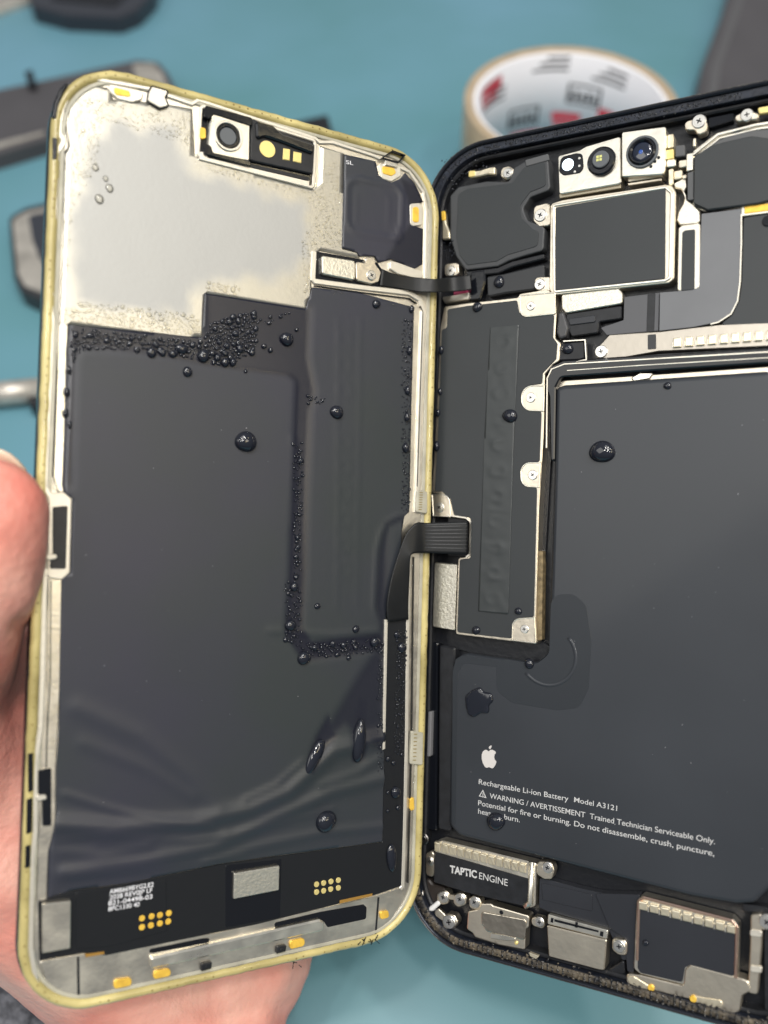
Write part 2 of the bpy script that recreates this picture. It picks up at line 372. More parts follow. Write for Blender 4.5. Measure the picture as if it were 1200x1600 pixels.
plate('metal_sheet_edge', PL, scr, [(75,905),(97,905),(93,1090),(87,1200),(87,1290),(76,1330),(73,1408),(57,1408),(59,1310),(72,1190)], -.1, .13, SILVER, .1)
# black film
film = [(107,507),(315,527),(320,458),(478,482),(488,449),(560,457),(647,480),(643,630),(640,790),(639,800),(632,806),(628,830),(626,862),(612,920),(604,969),(600,1170),(598,1315),(455,1334),(340,1350),(200,1380),(113,1391),(74,1405),(76,1330),(84,1297),(88,1270),(88,1203),(92,1147),(93,1080),(96,905),(110,895),(113,779),(99,768),(97,757),(100,680),(103,547)]
D1 = PL.L([(100,500),(320,520),(320,450),(484,480),(482,560),(492,610),(486,640),(466,600),(450,588),(330,572),(250,556),(190,549),(125,546),(118,560),(114,760),(95,760)], 0)
LB = PL.L([(474,600),(470,700),(466,800),(464,900),(458,985),(480,1018),(590,1004)], 0)
D2 = PL.L([(640,804),(604,820),(594,860),(588,950),(596,985),(596,1170),(540,1130),(500,1160),(560,1060),(600,1000),(603,820)], 0)
SM1 = PL.L([(495,1150),(512,1120),(524,1150),(500,1180),(486,1205),(478,1200)], 0); SM2 = PL.L([(560,1090),(573,1095),(574,1150),(566,1185),(552,1188),(550,1140)], 0)
def wet(p):
    v = 1 - sstep(-.5, .7, sdist(p, D1)); v = max(v, 1 - sstep(1.2, 2.3, dpoly(p, LB, False))); v = max(v, .8 * (1 - sstep(-.8, 1.5, sdist(p, D2))))
    v = max(v, .9 * (1 - sstep(-.3, .8, min(sdist(p, SM1), sdist(p, SM2)))))
    return min(1, v)
FOLDS = [([(600,1150),(520,1172),(450,1235),(390,1262),(300,1284),(180,1292),(90,1287)], .75, 2.6), ([(598,1215),(520,1235),(430,1275),(330,1322),(220,1345),(100,1362)], .55, 2.2),
         ([(120,1105),(220,1150),(300,1215),(340,1262)], .22, 2.8), ([(130,1160),(230,1200),(300,1245)], .14, 2.0), ([(598,1290),(500,1300),(400,1322),(320,1345)], .30, 1.5), ([(590,1185),(560,1205),(500,1225)], .28, 1.6),
         ([(160,1310),(260,1318),(350,1300)], .18, 2.0), ([(96,1330),(160,1336),(230,1320)], .2, 1.8), ([(100,1240),(170,1262),(250,1280),(330,1290)], .22, 1.0), ([(90,1310),(170,1302),(300,1312),(420,1290),(520,1262)], .16, .8), ([(110,1368),(230,1358),(380,1336)], .14, .8), ([(470,1190),(430,1225),(380,1248)], .25, .9), ([(420,985),(520,992),(590,985)], .12, 1.0), ([(450,620),(458,700),(455,820)], .10, .9)]
FOLDS = [(PL.L(a, 0), h * .85, wd * .55) for a, h, wd in FOLDS]
HOOK = PL.L([(637,803),(618,808),(602,818),(594,835),(588,860),(583,950),(596,978)], 0)
ST = [PL.L([(527,500),(525,950)], 0), PL.L([(562,500),(556,945)], 0)]
CIRC = [PL.l(538, y, 0) for y in (530, 570, 610, 690, 730, 770, 810, 850, 890)]
def filmz(p):
    z = -.16 * wet(p) + .05 * noise.noise(Vector((p.x * .06, p.y * .06, 1)))
    if p.y < PL.l(300, 1060).y or abs(p.y) > 60:
        for a, h, wd in FOLDS:
            d = dpoly(p, a, False)
            if d < 3 * wd: z += h * math.exp(-(d / wd) ** 2)
    for a in ST: z += .035 * math.exp(-(dpoly(p, a, False) / .45) ** 2)
    z += .16 * math.exp(-(dpoly(p, HOOK, False) / .5) ** 2)
    for c in CIRC:
        d = (p - c).length
        if d < 4: z += .03 * math.exp(-((d - 1.4) / .4) ** 2)
    hx = PL.l(592, 900); d = abs(p.x - hx.x)
    if d < 1.4 and PL.l(592, 975).y < p.y < PL.l(592, 835).y: z += .06 * math.sin((p.y + p.x * .8) * 4.2) * (1 - d / 1.4)
    return z
gridpoly('black_film', PL, scr, film, .35, .62, FILM_MIX, zf=filmz, af=wet, thick=.5)
# camera window
win = rnd(PL.L([(312,163),(494,219),(491,296),(307,246)], .2), .9)
b = MB().mat(LIP); b.ring(win, -.1, .55, -.4, .45, .15); b.build('camera_window_frame', scr)
plate('window_recess', PL, scr, [(312,163),(494,219),(491,296),(307,246)], -.3, .16, BLKG, .9)
plate('window_sill', PL, scr, [(313,236),(484,280),(483,293),(311,249)], .1, .5, LIP, .2, .1)
plate('window_sill', PL, scr, [(325,240),(484,277),(483,283),(324,246)], .3, .62, BLK, .2, .1)
cb = plate('camera_carrier', PL, scr, [(330,172),(391,184),(390,252),(325,240)], 0, .9, SILVER_B, .5, .2)
c = PL.l(357, 212, 1.2); b = MB().mat(STEEL).ring([Vector((c.x + math.cos(t * .2618) * 2.75, c.y + math.sin(t * .2618) * 2.75)) for t in range(24)], 0, .5, .8, 1.25, .1); b.build('lens_ring', cb)
b = MB().mat(BLKG).ring([Vector((c.x + math.cos(t * .2618) * 2.25, c.y + math.sin(t * .2618) * 2.25)) for t in range(24)], 0, .7, .7, 1.15, .15); b.build('lens_gasket', cb)
MB().mat(GREYD).cyl(c, 1.6, .6, 1.0, .1, 28).build('camera_lens', cb)
plate('camera_bracket', PL, cb, [(321,164),(395,184),(394,197),(335,178),(327,186),(319,182)], .3, 1.15, BLKG, .4)
plate('camera_bracket', PL, cb, [(322,223),(330,228),(333,238),(392,252),(392,260),(318,240)], .3, 1.1, BLKG, .4)
hs = plate('sensor_carrier', PL, scr, [(393,184),(420,196),(445,208),(492,224),(489,272),(392,251)], 0, .8, BLK, .5, .2)
plate('sensor_hood', PL, hs, [(400,188),(428,196),(442,209),(492,226),(490,240),(440,221),(415,213),(402,217)], .6, 1.5, BLKG, .5, .3)
for k, (x, y, s) in enumerate([(418, 233, 0)]): MB().mat(GOLDP).cyl(PL.l(x, y, .9), 1.55, .7, .95, .05, 24).build('sensor_window', hs)
plate('sensor_window', PL, hs, [(443,231),(454,233),(453,251),(442,249)], .7, .95, GOLDP, .1)
plate('sensor_window', PL, hs, [(459,236),(472,239),(471,255),(458,252)], .7, .95, GOLDP, .1)
# gold contacts
for q, r_ in [([(176,135),(203,142),(205,152),(180,148)], .5), ([(313,198),(322,200),(322,216),(312,218)], .4), ([(597,259),(616,262),(620,270),(612,275),(598,271)], .5), ([(645,324),(655,322),(655,347),(645,348)], .6),
              ([(178,1532),(205,1528),(207,1540),(178,1546)], .6), ([(240,1518),(266,1514),(268,1525),(240,1531)], .6), ([(453,1471),(476,1466),(477,1478),(453,1484)], .6), ([(594,1425),(607,1423),(609,1434),(595,1437)], .5), ([(641,1248),(647,1245),(648,1265),(641,1268)], .4)]:
    plate('gold_contact', PL, scr, q, .05, .62, GOLD, r_, .1)
for q in ([(168,130),(225,142),(222,156),(207,160),(185,155),(172,144)], [(592,254),(626,260),(627,275),(612,284),(596,279)], [(640,318),(660,316),(660,352),(641,354)]):
    plate('contact_tab', PL, scr, q, -.1, .50, LIP, .7, .15)
# clips
for q in ([(231,157),(233,144),(238,135),(263,142),(258,152),(263,165),(250,168)],):
    o = plate('spring_clip', PL, scr, q, 0, .75, LIP, .3, .12); MB().mat(BLKG).ring(rnd(PL.L(q, .7), .3), -.22, 0, 0, .6).build('clip_shadow_gap', o)
o = MB().mat(BLKG).ring(PL.L([(597,247),(613,236),(632,243),(622,254)], 1), -.12, .12, .3, 1.2).build('spring_clip', scr)
plate('spring_clip', PL, scr, [(602,248),(622,252),(621,262),(602,258)], .1, .9, STEEL, .1)
# grey film at the earpiece
EP = [(538,241),(587,252),(592,274),(610,286),(626,279),(633,270),(647,285),(657,305),(661,316),(641,320),(641,350),(661,358),(660,413),(648,420),(612,405),(592,410),(586,400),(562,400),(558,394),(535,387)]
EPW = PL.L([(625,280),(665,300),(665,420),(600,410),(618,380),(640,352),(636,310)], 0)
EPR = [rnd(PL.L([(541,285),(556,281),(615,290),(628,305),(626,350),(616,376),(550,362),(540,350)], 0), 1.5), rnd(PL.L([(555,300),(607,305),(603,365),(554,355)], 0), 1.2)]
CE = PL.l(618, 366)
def epz(p): return 3.5 * .08 * math.exp(-(dpoly(p, EPR[0]) / .35) ** 2) + .05 * math.exp(-(dpoly(p, EPR[1]) / .3) ** 2) + .07 * math.exp(-(((p - CE).length - 1.1) / .3) ** 2)
gridpoly('earpiece_film', PL, scr, EP, .40, .6, FILM_MIX, zf=epz, af=lambda p: .95 * (1 - sstep(-.3, .5, sdist(p, EPW))), thick=.3)
for _ in range(2): text('film_marking', PL, scr, "SL", 541, 256, 6, WHITEP, .50, 552, 258) if _ == 0 else None
# connector bracket and small flex
plate('bracket_recess_shade', PL, scr, [(492,392),(560,404),(590,410),(600,425),(600,446),(583,449),(490,436)], -.1, .20, BLKG, .5)  # black plate in the recess, painted as the shadow under the cover
br = plate('connector_cover', PL, scr, [(503,399),(555,407),(555,438),(504,428)], .1, 1.1, SPARK, .5, .2)
b2 = plate('cover_tab', PL, br, [(556,408),(571,411),(573,401),(586,403),(587,413),(596,425),(592,440),(581,444),(557,438)], .1, 1.0, NICKEL, .6, .15)
screw(PL, br, 581, 430, 8, 1.3)
plate('silver_corner', PL, scr, [(610,407),(622,410),(660,424),(662,432),(655,436),(622,428),(610,420)], 0, .6, LIP, .4)
# pads, shields and writing on the lower flex board
board = [(603,968),(639,958),(636,1100),(633,1290),(629,1384),(588,1398),(560,1406),(531,1412),(400,1445),(340,1457),(167,1493),(130,1490),(62,1502),(60,1408),(74,1406),(113,1392),(200,1381),(340,1351),(455,1335),(598,1316),(601,1170)]
bd = plate('flex_board', PL, scr, board, 0, .32, PCB, .3, .1)
MB().mat(LIP).prism(PL.L([(601,968),(606,968),(602,1170),(598,1172)], .6), .2, .68, .1).build('board_edge_strip', bd)
for q in ([(66,1413),(111,1408),(110,1482),(66,1490)], [(366,1365),(437,1353),(436,1391),(365,1405)]):
    o = plate('shield_plate', PL, bd, q, .2, 1.15, SPARK if q[0][0] > 300 else SILVER, .2, .12)
plate('film_step', PL, bd, [(118,1394),(200,1384),(260,1374),(262,1455),(170,1480),(118,1484)], .3, .42, PCB, .3)
plate('film_step', PL, bd, [(352,1352),(440,1342),(438,1434),(352,1450)], .3, .40, BLKG, .3)
pads = [(222,1435),(237,1432),(250,1430),(264,1427),(222,1449),(236,1446),(250,1443),(263,1440)]
for x, y in pads: MB().mat(GOLD).cyl(PL.l(x, y, .5), .52, .3, .50, .03, 14).build('gold_pad', bd)
for x, y in [(495,1382),(506,1380),(517.5,1377.5),(529,1375.5),(495,1394),(506,1392),(517,1389.5),(529,1387.5)]: MB().mat(GOLDP).cyl(PL.l(x, y, .5), .52, .3, .50, .03, 14).build('gold_pad', bd)
for s, x, y, x2, y2 in [("AM8669BYG2.E2", 171, 1397, 240, 1385), ("2038 REV0JP LF", 171, 1406, 238, 1394), ("821-04498-03", 169, 1415, 238, 1404), ("8PC1330 40", 169, 1424, 218, 1416)]:
    text('board_print', PL, bd, s, x, y, 7.0, WHITEP, .46, x2, y2, bold=.012)
for q in ([(133,1491),(163,1487),(163,1491),(134,1496)], [(531,1407),(582,1396),(582,1400),(531,1412)]): plate('copper_edge', PL, bd, q, .2, .45, COPPER, 0, .03)
# bottom metal tray
tr = plate('bottom_tray', PL, scr, [(62,1503),(130,1491),(340,1458),(531,1413),(588,1400),(629,1386),(632,1400),(610,1440),(585,1468),(400,1505),(135,1560),(100,1552),(72,1535)], -.1, .20, SILVER, .3, .1)
plate('tray_slot', PL, tr, [(234,1483),(318,1466),(328,1466),(326,1473),(240,1489),(233,1489)], .1, .26, BLKG, .3, .02)
plate('tray_slot', PL, tr, [(428,1442),(500,1425),(568,1413),(573,1418),(572,1436),(512,1449),(506,1440),(430,1450)], .1, .26, BLKG, .4, .02)
plate('raised_bar', PL, tr, [(235,1497),(500,1437),(507,1441),(505,1455),(237,1515)], .1, 1.0, SILVER_B, .4, .3)
for q in ([(120,1495),(124,1495),(125,1560),(121,1560)], [(590,1402),(593,1402),(588,1466),(585,1468)]): plate('tray_seam', PL, tr, q, .1, .24, BLK, 0, .01)
for x, y in ((323, 1511), (440, 1484)):
    c = PL.l(x, y, 1); o = MB().mat(BLK).prism(rnd([c + Vector((-1.0, -.6)), c + Vector((.9, -.5)), c + Vector((1.0, .6)), c + Vector((-.9, .7))], .2), .1, 1.1, .2).cyl(c, .35, 1.05, 1.2, .05, 10).build('black_clip', tr)
# latches on the edges
for q in ([(82,792),(106,790),(103,889),(78,889),(78,868),(82,866)],): plate('latch_slot', PL, scr, q, .1, .50, BLK, .3, .02)
plate('latch_surround', PL, scr, [(76,770),(100,769),(112,779),(109,895),(97,906),(74,903)], -.1, .44, LIP, .7, .15)
plate('latch_pin', PL, scr, [(72,866),(88,866),(90,872),(80,875),(73,874)], .2, 1.0, LIP, .3, .1)
plate('latch_slot', PL, scr, [(60,1204),(80,1200),(80,1290),(67,1291),(66,1250),(60,1240)], .0, .52, BLKG, .2, .02)
plate('latch_pin', PL, scr, [(56,1243),(72,1242),(74,1249),(58,1252)], .2, .9, LIP, .3, .1)
for q in ([(44,1178),(52,1176),(52,1235),(44,1240)], [(42,1250),(51,1245),(50,1300),(41,1305)], [(40,1322),(48,1320),(47,1355),(39,1358)], [(82,214),(90,216),(89,248),(82,250)]): plate('black_residue', PL, scr, q, .3, .72, BLKG, .2, .1)
plate('black_corner_patch', PL, scr, [(107,131),(100,144),(92,165),(88,188),(81,182),(84,160),(94,138),(103,128)], .2, .75, BLKG, .4, .2)
for q in ([(652,766),(668,768),(668,803),(650,800)], [(643,1142),(662,1145),(661,1196),(641,1194)]):
    o = plate('ribbed_clip', PL, scr, q, .2, .95, GREYADH, .4, .15); a0, a1, a3 = Vector(q[0]), Vector(q[1]), Vector(q[3])
    b = MB().mat(BRN)
    for k in range(8):
        t = (k + .8) / 9; s0 = a0.lerp(a3, t) + Vector((4, 0)); b.prism(PL.L([s0, s0 + Vector((5, 0)), s0 + Vector((5, 1.3)), s0 + Vector((0, 1.3))], 1), .9, 1.0)
    b.build('clip_ribs', o)
# thin junk wisps stuck to the lower rim
b = MB().mat(BLKG)
for k in range(13):
    x = 575 + random.gauss(0, 12) if k < 9 else 464 + random.gauss(0, 5); y = 1469 - (x - 575) * -.0 + random.gauss(0, 3) if k < 9 else 1506 + random.gauss(0, 4)
    if k < 9: y = 1470 + (575 - x) * .22 + random.gauss(0, 2)
    c = PL.l(x, y, .8); b.box3(Matrix.Translation((c.x, c.y, .75 + random.random() * .4)) @ Matrix.Rotation(random.random() * 3, 4, 'Z') @ Matrix.Rotation(random.gauss(0, .3), 4, 'Y'), random.uniform(.5, 1.8), .12, .12)
b.build('rim_debris', scr)
# flex cables: swept ribbons that leave the screen and reach the body
def cam_pt(px, py, d): return CM @ (Vector(((px - 600) / FPX, (py - 800) / FPX, 1)) * d * MM)
def onL(px, py, z): q = PL.l(px, py, z); return PL.M @ Vector((q.x * MM, q.y * MM, z * MM))
def onR(px, py, z): q = PR.l(px, py, z); return PR.M @ Vector((q.x * MM, q.y * MM, z * MM))
def ribbon(name, rows, m, th=.00018, par=None, lines=0, sub=2):
    """rows = list of (edge point a, edge point b) in world space"""
    for _ in range(sub):
        new = []
        for i in range(len(rows) - 1):
            p0 = rows[max(0, i - 1)]; p1 = rows[i]; p2 = rows[i + 1]; p3 = rows[min(len(rows) - 1, i + 2)]; new.append(p1)
            new.append(tuple((-p0[k] + 9 * p1[k] + 9 * p2[k] - p3[k]) / 16 for k in range(2)))
        new.append(rows[-1]); rows = new
    W_ = 12; bm = bmesh.new(); V = [[bm.verts.new(a.lerp(b_, j / W_)) for j in range(W_ + 1)] for a, b_ in rows]
    for i in range(len(rows) - 1):
        for j in range(W_):
            f = bm.faces.new((V[i][j], V[i][j + 1], V[i + 1][j + 1], V[i + 1][j])); f.smooth = True
    me = bpy.data.meshes.new(name); bm.to_mesh(me); bm.free(); me.materials.append(m)
    o = bpy.data.objects.new(name, me); COL.objects.link(o); md = o.modifiers.new('thickness', 'SOLIDIFY'); md.thickness = th; md.offset = 0
    if par: o.parent = par; o.matrix_parent_inverse = par.matrix_world.inverted()
    return o
bpy.context.view_layer.update()
FLEXM = mat('flex_cable_film', (.010, .011, .012), .36, spec=.25, var=.1, vscale=300)
ribbon('small_flex_cable', [(onL(596, 420, .5), onL(593, 447, .5)), (onL(622, 430, .6), onL(620, 450, .6)), (onL(655, 434, 1.4), onL(652, 456, 1.4)), (onL(680, 436, 3.0), onL(680, 457, 3.0)), (onR(704, 433, 1.6), onR(706, 456, 1.6)), (onR(724, 431, .8), onR(727, 454, .8)), (onR(735, 429, .2), onR(737, 452, .2))], FLEXM, par=scr)
MAINF = [(onL(606, 972, .9), onL(638, 968, .9)), (onL(604, 945, 1.0), onL(638, 938, 1.2)), (onL(612, 900, 1.2), onL(640, 895, 1.8)), (onL(624, 861, 1.4), onL(641, 872, 2.2)), (onL(634, 835, 1.6), onL(644, 866, 2.3)), (onL(650, 817, 1.9), onL(652, 864, 2.3))]
eA, eB = onR(731, 815, .4), onR(729, 866, .4); sA, sB = onL(664, 817, 2.1), onL(664, 864, 2.2)
HOR = [(sA.lerp(eA, t), sB.lerp(eB, t)) for t in (0, .25, .5, .75, 1)]
MAINF = MAINF + HOR
mfc = ribbon('main_flex_cable', MAINF, FLEXM, par=scr)
RIBM = mat('flex_rib', (.05, .052, .055), .35)
lift = (PL.M.to_3x3() @ Vector((0, 0, 1)) + PR.M.to_3x3() @ Vector((0, 0, 1))).normalized() * .00012
for k in range(7):
    t0 = .12 + k * .115; o = ribbon('flex_rib', [(a.lerp(c, t0) + lift, a.lerp(c, t0 + .022) + lift) for a, c in HOR], RIBM, th=.00006, sub=0); o.parent = mfc
    o.matrix_parent_inverse = (scr.matrix_world @ Matrix.Identity(4)).inverted() @ Matrix.Identity(4) if False else Matrix.Identity(4)
# ================================================================== the phone body (right)
bod = root("opened_phone", PR.M)
tag(bod, "black phone body with its battery, logic board and cameras exposed, screen taken off", "phone")
P = PR
BO = rrect(WR, HR, 13.0, 0, 0, 16)
b = MB().mat(RIMB); b.smooth = True
b.ring(BO, 0, .75, -7.6, .35, .3); hs = b.build('housing_frame', bod)
MB().mat(RIMS).ring(BO, .06, .26, .2, .40, .05).build('rim_highlight', hs)  # paler strip painted as the highlight along the outer rim
MB().mat(mat('gasket_ledge', (.014, .017, .026), .34, var=.5, vscale=500, bump=.25, bscale=900)).ring(BO, .75, 2.3, -4, -.35, .1).build('gasket_ledge', hs)
MB().mat(BLK).ring(BO, 2.3, 3.2, -6, -1.5, .3).build('inner_wall', hs)
MB().mat(FLOORB).prism(off(ccw(BO), .3), -7.7, -4.2, .2).build('back_plate', bod)
# dirt strips along the lower rim
bo = ccw(BO); low = [p for p in bo if p.y < -HR + 12.5 and p.x < WR * .98]
low = sorted(low, key=lambda p: p.x); fine = []
for a, c in zip(low, low[1:]):
    n_ = max(1, int((c - a).length / 1.0)); fine += [a.lerp(c, k / n_) for k in range(n_)]
fine.append(low[-1])
def gz(i): return noise.noise(Vector((i * .31, 0, 7)))
b = MB().mat(DIRT); b.smooth = True
b.ring(fine, .85, 2.25, -.5, -.18, .15, closed=False); dl = b.build('dirty_gasket', hs)
b = MB()
for k in range(900):
    i = random.randrange(2, len(fine) - 2); a = fine[i]; nrm = Vector((-(fine[i + 1] - fine[i - 1]).y, (fine[i + 1] - fine[i - 1]).x)).normalized()
    d = abs(random.gauss(1.5, .55)); q = a + nrm * d
    b.mat(random.choice([BLKG, BLKG, DIRT, RIMS])); b.dome(q, random.uniform(.1, .34), random.uniform(.08, .3), -.25, n=6, k=2, wob=.35)
b.build('grime_crumbs', dl)
b = MB().mat(BLKG)
top = sorted([p for p in bo if p.y > -14], key=lambda p: p.x)
for k in range(420):
    x = random.uniform(1.2, 62); 
    if x < 13: a_ = math.acos((13 - x) / 13); q = Vector((13 - 13 * math.cos(a_), -13 + 13 * math.sin(a_)))
    else: q = Vector((x, 0))
    q = q + (Vector((13 if x < 13 else x, -13)) - q).normalized() * random.gauss(1.5, .35); b.dome(q, random.uniform(.08, .22), .1, -.38, n=6, k=2, wob=.3)
b.build('gasket_droplets', hs)
# ---- inner structure plates
FZ = -3.6
plate('black_carrier', P, bod, [(668,300),(700,275),(860,235),(1200,160),(1290,150),(1290,560),(870,575),(845,1000),(1000,1100),(700,1010),(672,1000)], -4.4, FZ, FLOORB, .5)
plate('side_rail', P, bod, [(686,1008),(711,1012),(704,1300),(684,1296)], -4.3, -1.8, BLK, .5, .3)
plate('side_rail', P, bod, [(669,1112),(674,1112),(672,1182),(667,1182)], -3, -1.2, mat('grey_rubber', (.18, .18, .19), .4), .2, .1)
plate('side_rail', P, bod, [(666,1002),(684,1004),(682,1300),(662,1296)], -4.3, -2.4, BLKG, .5, .3)
# ---- tray lip round the battery
plate('tray_wall', P, bod, [(851,600),(858,573),(880,563),(1000,556),(1200,543),(1290,537),(1290,560),(1200,567),(1000,580),(876,589),(868,604),(866,720),(860,720),(858,620)], -4.2, -1.0, BLKG, 1.0, .25)
b = MB().mat(SILVER); b.ring(P.L([(1290,545),(1200,550),(1000,562),(882,569),(862,577),(855,592),(854,700)], -1), -.14, .14, -1.3, -.86, .05, closed=False); b.ring(P.L([(1290,554),(1200,559),(1000,571),(886,579)], -1), -.1, .1, -1.3, -.9, .05, closed=False); b.build('tray_line', bod)
plate('tray_floor_strip', P, bod, [(866,602),(880,594),(1000,586),(1290,566),(1290,600),(880,616),(870,640)], -4.2, -2.6, NICKEL, .3, .2)
plate('silver_crease', P, bod, [(985,590),(1000,582),(1022,582),(1015,592),(990,596)], -3, -2.2, SILVER_B, .3, .2)
# ---- battery
bat_pts = [(868,606),(880,601),(1040,590),(1215,578),(1215,1100),(1208,1385),(1180,1412),(1150,1414),(1080,1402),(900,1355),(716,1307),(701,1290),(702,1180),(706,1040),(722,1020),(760,1026),(838,1036),(856,1020),(860,900),(865,740)]
bb = MB().mat(BATT); bb.smooth = True
q = rnd(ccw(P.L(bat_pts, -1.2)), 2.2, 7); bb.prism(q, -4.2, -1.1, 1.0, 6); bat = bb.build('battery', bod)
for poly in bat.data.polygons:
    if len(poly.vertices) > 6: poly.use_smooth = False
md = None
plate('battery_overlay', P, bat, [(775,1027),(838,1038),(858,1022),(861,930),(895,928),(916,945),(924,1000),(920,1075),(905,1106),(870,1110),(800,1098),(776,1080)], -1.3, -1.06, BATT2, 2.2, .03)
c = P.l(855, 1025, -1); b = MB().mat(BATT); b.smooth = True
arc = [c + Vector((math.cos(R(t)), math.sin(R(t)))) * 5.6 for t in range(-140, 45, 8)]; b.ring(arc, -.35, .35, -1.2, -1.0, .07, closed=False); b.build('overlay_emboss', bat)
plate('battery_fold', P, bat, [(712,1030),(722,1024),(840,1042),(836,1050),(725,1036),(716,1050),(712,1290),(706,1286),(707,1050)], -1.3, -1.07, BATT2, .8, .03)
# print on the battery
AP = [(50,28),(58,20),(70,19),(82,23),(90,30),(82,38),(79,48),(82,60),(92,68),(86,82),(77,94),(69,99),(60,97),(52,95),(44,97),(36,99),(27,94),(17,80),(11,62),(11,45),(17,31),(28,23),(38,22),(45,26)]
LF = [(50,18),(51,9),(57,3),(65,0),(65,8),(60,15)]
b = MB().mat(APPLEP)
for src in (AP, LF):
    b.prism(rnd(P.L([(749.5 + x * .285, 1164 + y * .365 + (x - 50) * .03) for x, y in src], -1.05), .25, 3), -1.1, -1.06)
b.build('fruit_emblem', bat)
Z_ = -1.06
for s, x, y, h, x2, y2 in [("Rechargeable Li-ion Battery", 748, 1225, 8, 888, 1252), ("Model A3121", 897, 1253, 8, 964, 1267),
        ("WARNING / AVERTISSEMENT  Trained Technician Serviceable Only.", 765, 1247, 8, 1117, 1319), ("Potential for fire or burning. Do not disassemble, crush, puncture,", 747, 1258, 8, 1116, 1338), ("heat, or burn.", 747, 1271, 8, 812, 1285)]:
    text('battery_print', P, bat, s, x, y, h, PRINT, Z_, x2, y2, bold=.003)
b = MB().mat(PRINT); b.ring(P.L([(748,1244),(760,1247),(754.5,1234)], Z_), 0, .16, -1.1, -1.055); c = P.l(754.5, 1242, Z_); b.prism([c + Vector((-.06, -.25)), c + Vector((.06, -.25)), c + Vector((.06, .35)), c + Vector((-.06, .35))], -1.1, -1.055); b.build('warning_triangle', bat)
# ---- logic board cover
out = [(694,479),(728,474),(809,465),(812,459),(855,452),(868,462),(869,490),(867,528),(876,536),(873,564),(864,569),(851,585),(849,680),(842,793),(837,967),(839,1007),(800,1002),(712,991),(716,872),(732,870),(733,812),(705,808),(699,783),(690,772),(674,770),(678,720),(684,600),(688,512)]
lb = plate('logic_board_cover', P, bod, out, -4.0, -.95, NICKEL, .5, .12)
filmR = [(699,483),(728,478),(808,469),(811,488),(825,496),(866,491),(864,527),(871,537),(869,561),(848,583),(847,600),(828,602),(815,612),(815,632),(828,641),(846,643),(843,722),(828,722),(814,732),(815,750),(828,760),(839,762),(834,964),(812,966),(801,975),(799,998),(714,988),(718,874),(735,872),(735,809),(709,805),(703,780),(690,768),(679,768),(683,700),(687,600),(690,515),(698,512)]
fl = plate('board_film', P, lb, filmR, -1.0, -.80, FILMR, .5, .08)
LC = [P.l(787 - (535 + k * 40 - 535) * .042, 535 + k * 40, -.7) for k in range(11)]; LK = [(P.l(788 - k * 2.3, 527 + k * 54, -.7), random.gauss(0, .15), random.uniform(.6, 1.1)) for k in range(9)]
def labz(p):
    z = .04 * noise.noise(Vector((p.x * .5, p.y * .5, 0)))
    for k, c in enumerate(LC):
        d = p - c
        if d.length < 4: z += .07 * math.exp(-((math.hypot(d.x * .8, d.y * 1.1) - 1.1) / .5) ** 2) * (.6 + .4 * math.sin(k * 2.3 + d.x * 1.4))
    for c, a, h in LK:
        d = p - c; y = d.y - a * d.x
        if abs(y) < 1.5: z += .06 * h * math.exp(-(y / .35) ** 2 - (d.x / 1.8) ** 2)
    return z
lab = gridpoly('board_label', P, lb, [(766,512),(811,507),(803,680),(794,960),(747,955),(757,680)], -.66, .4, mat('label_film', (.036, .041, .043), .38), zf=labz, r=.2, thick=.2)
def tabp(pts, r): 
    b = MB().mat(NICKEL); qq = rnd(P.L(pts, -.7), r, 8); b.prism(qq, -1, -.70, .1); b.mat(SILVER_B); b.ring(qq, .0, .28, -.9, -.60, .1); return b.build('screw_tab', lb)
tabp([(851,602),(814,602),(814,642),(850,643)], [0,2.4,2.4,0]); tabp([(845,722),(813,722),(813,761),(843,762)], [0,2.4,2.4,0])
tabp([(836,964),(800,966),(799,1001),(838,1006)], [0,1.8,0,.3]); tabp([(868,456),(811,461),(812,497),(868,491)], [.3,.3,1.8,.3]); tabp([(703,771),(674,772),(676,807),(704,808)], [2.2,0,0,0])
for x, y, r_ in [(829, 621, 8), (832, 742, 8), (819, 983, 7), (829, 478, 7), (686, 793, 8), ]: screw(P, lb, x, y, r_, -.50)
plate('speckled_shield', P, bod, [(679,879),(714,882),(710,985),(676,979)], -3.5, -1.2, SPARK, .2, .1)
b = MB().mat(BLK); b.prism(P.L([(664,862),(678,862),(674,985),(662,985)], -2), -3.6, -2.0, .1); b.mat(COPPER)
for k in range(26):
    y = 868 + k * 4.4; b.prism(P.L([(669,y),(675,y),(675,y+1.6),(669,y+1.6)], -1.9), -2.0, -1.9)
b.build('contact_comb', bod)
plate('board_socket', P, bod, [(700,808),(731,812),(731,870),(700,869)], -3.6, -1.7, BLK, .2, .1)
b = MB().mat(SILVER_B); b.ring(P.L([(700,805),(728,809),(735,815),(734,866),(728,871)], -.7), -.14, .14, -1.2, -.6, closed=False); b.build('socket_outline', bod)
plate('board_edge', P, bod, [(841,860),(848,862),(846,1000),(838,1002)], -4, -2.0, mat('board_side', (.20,.15,.08), .5, var=.5, vscale=900), .1)
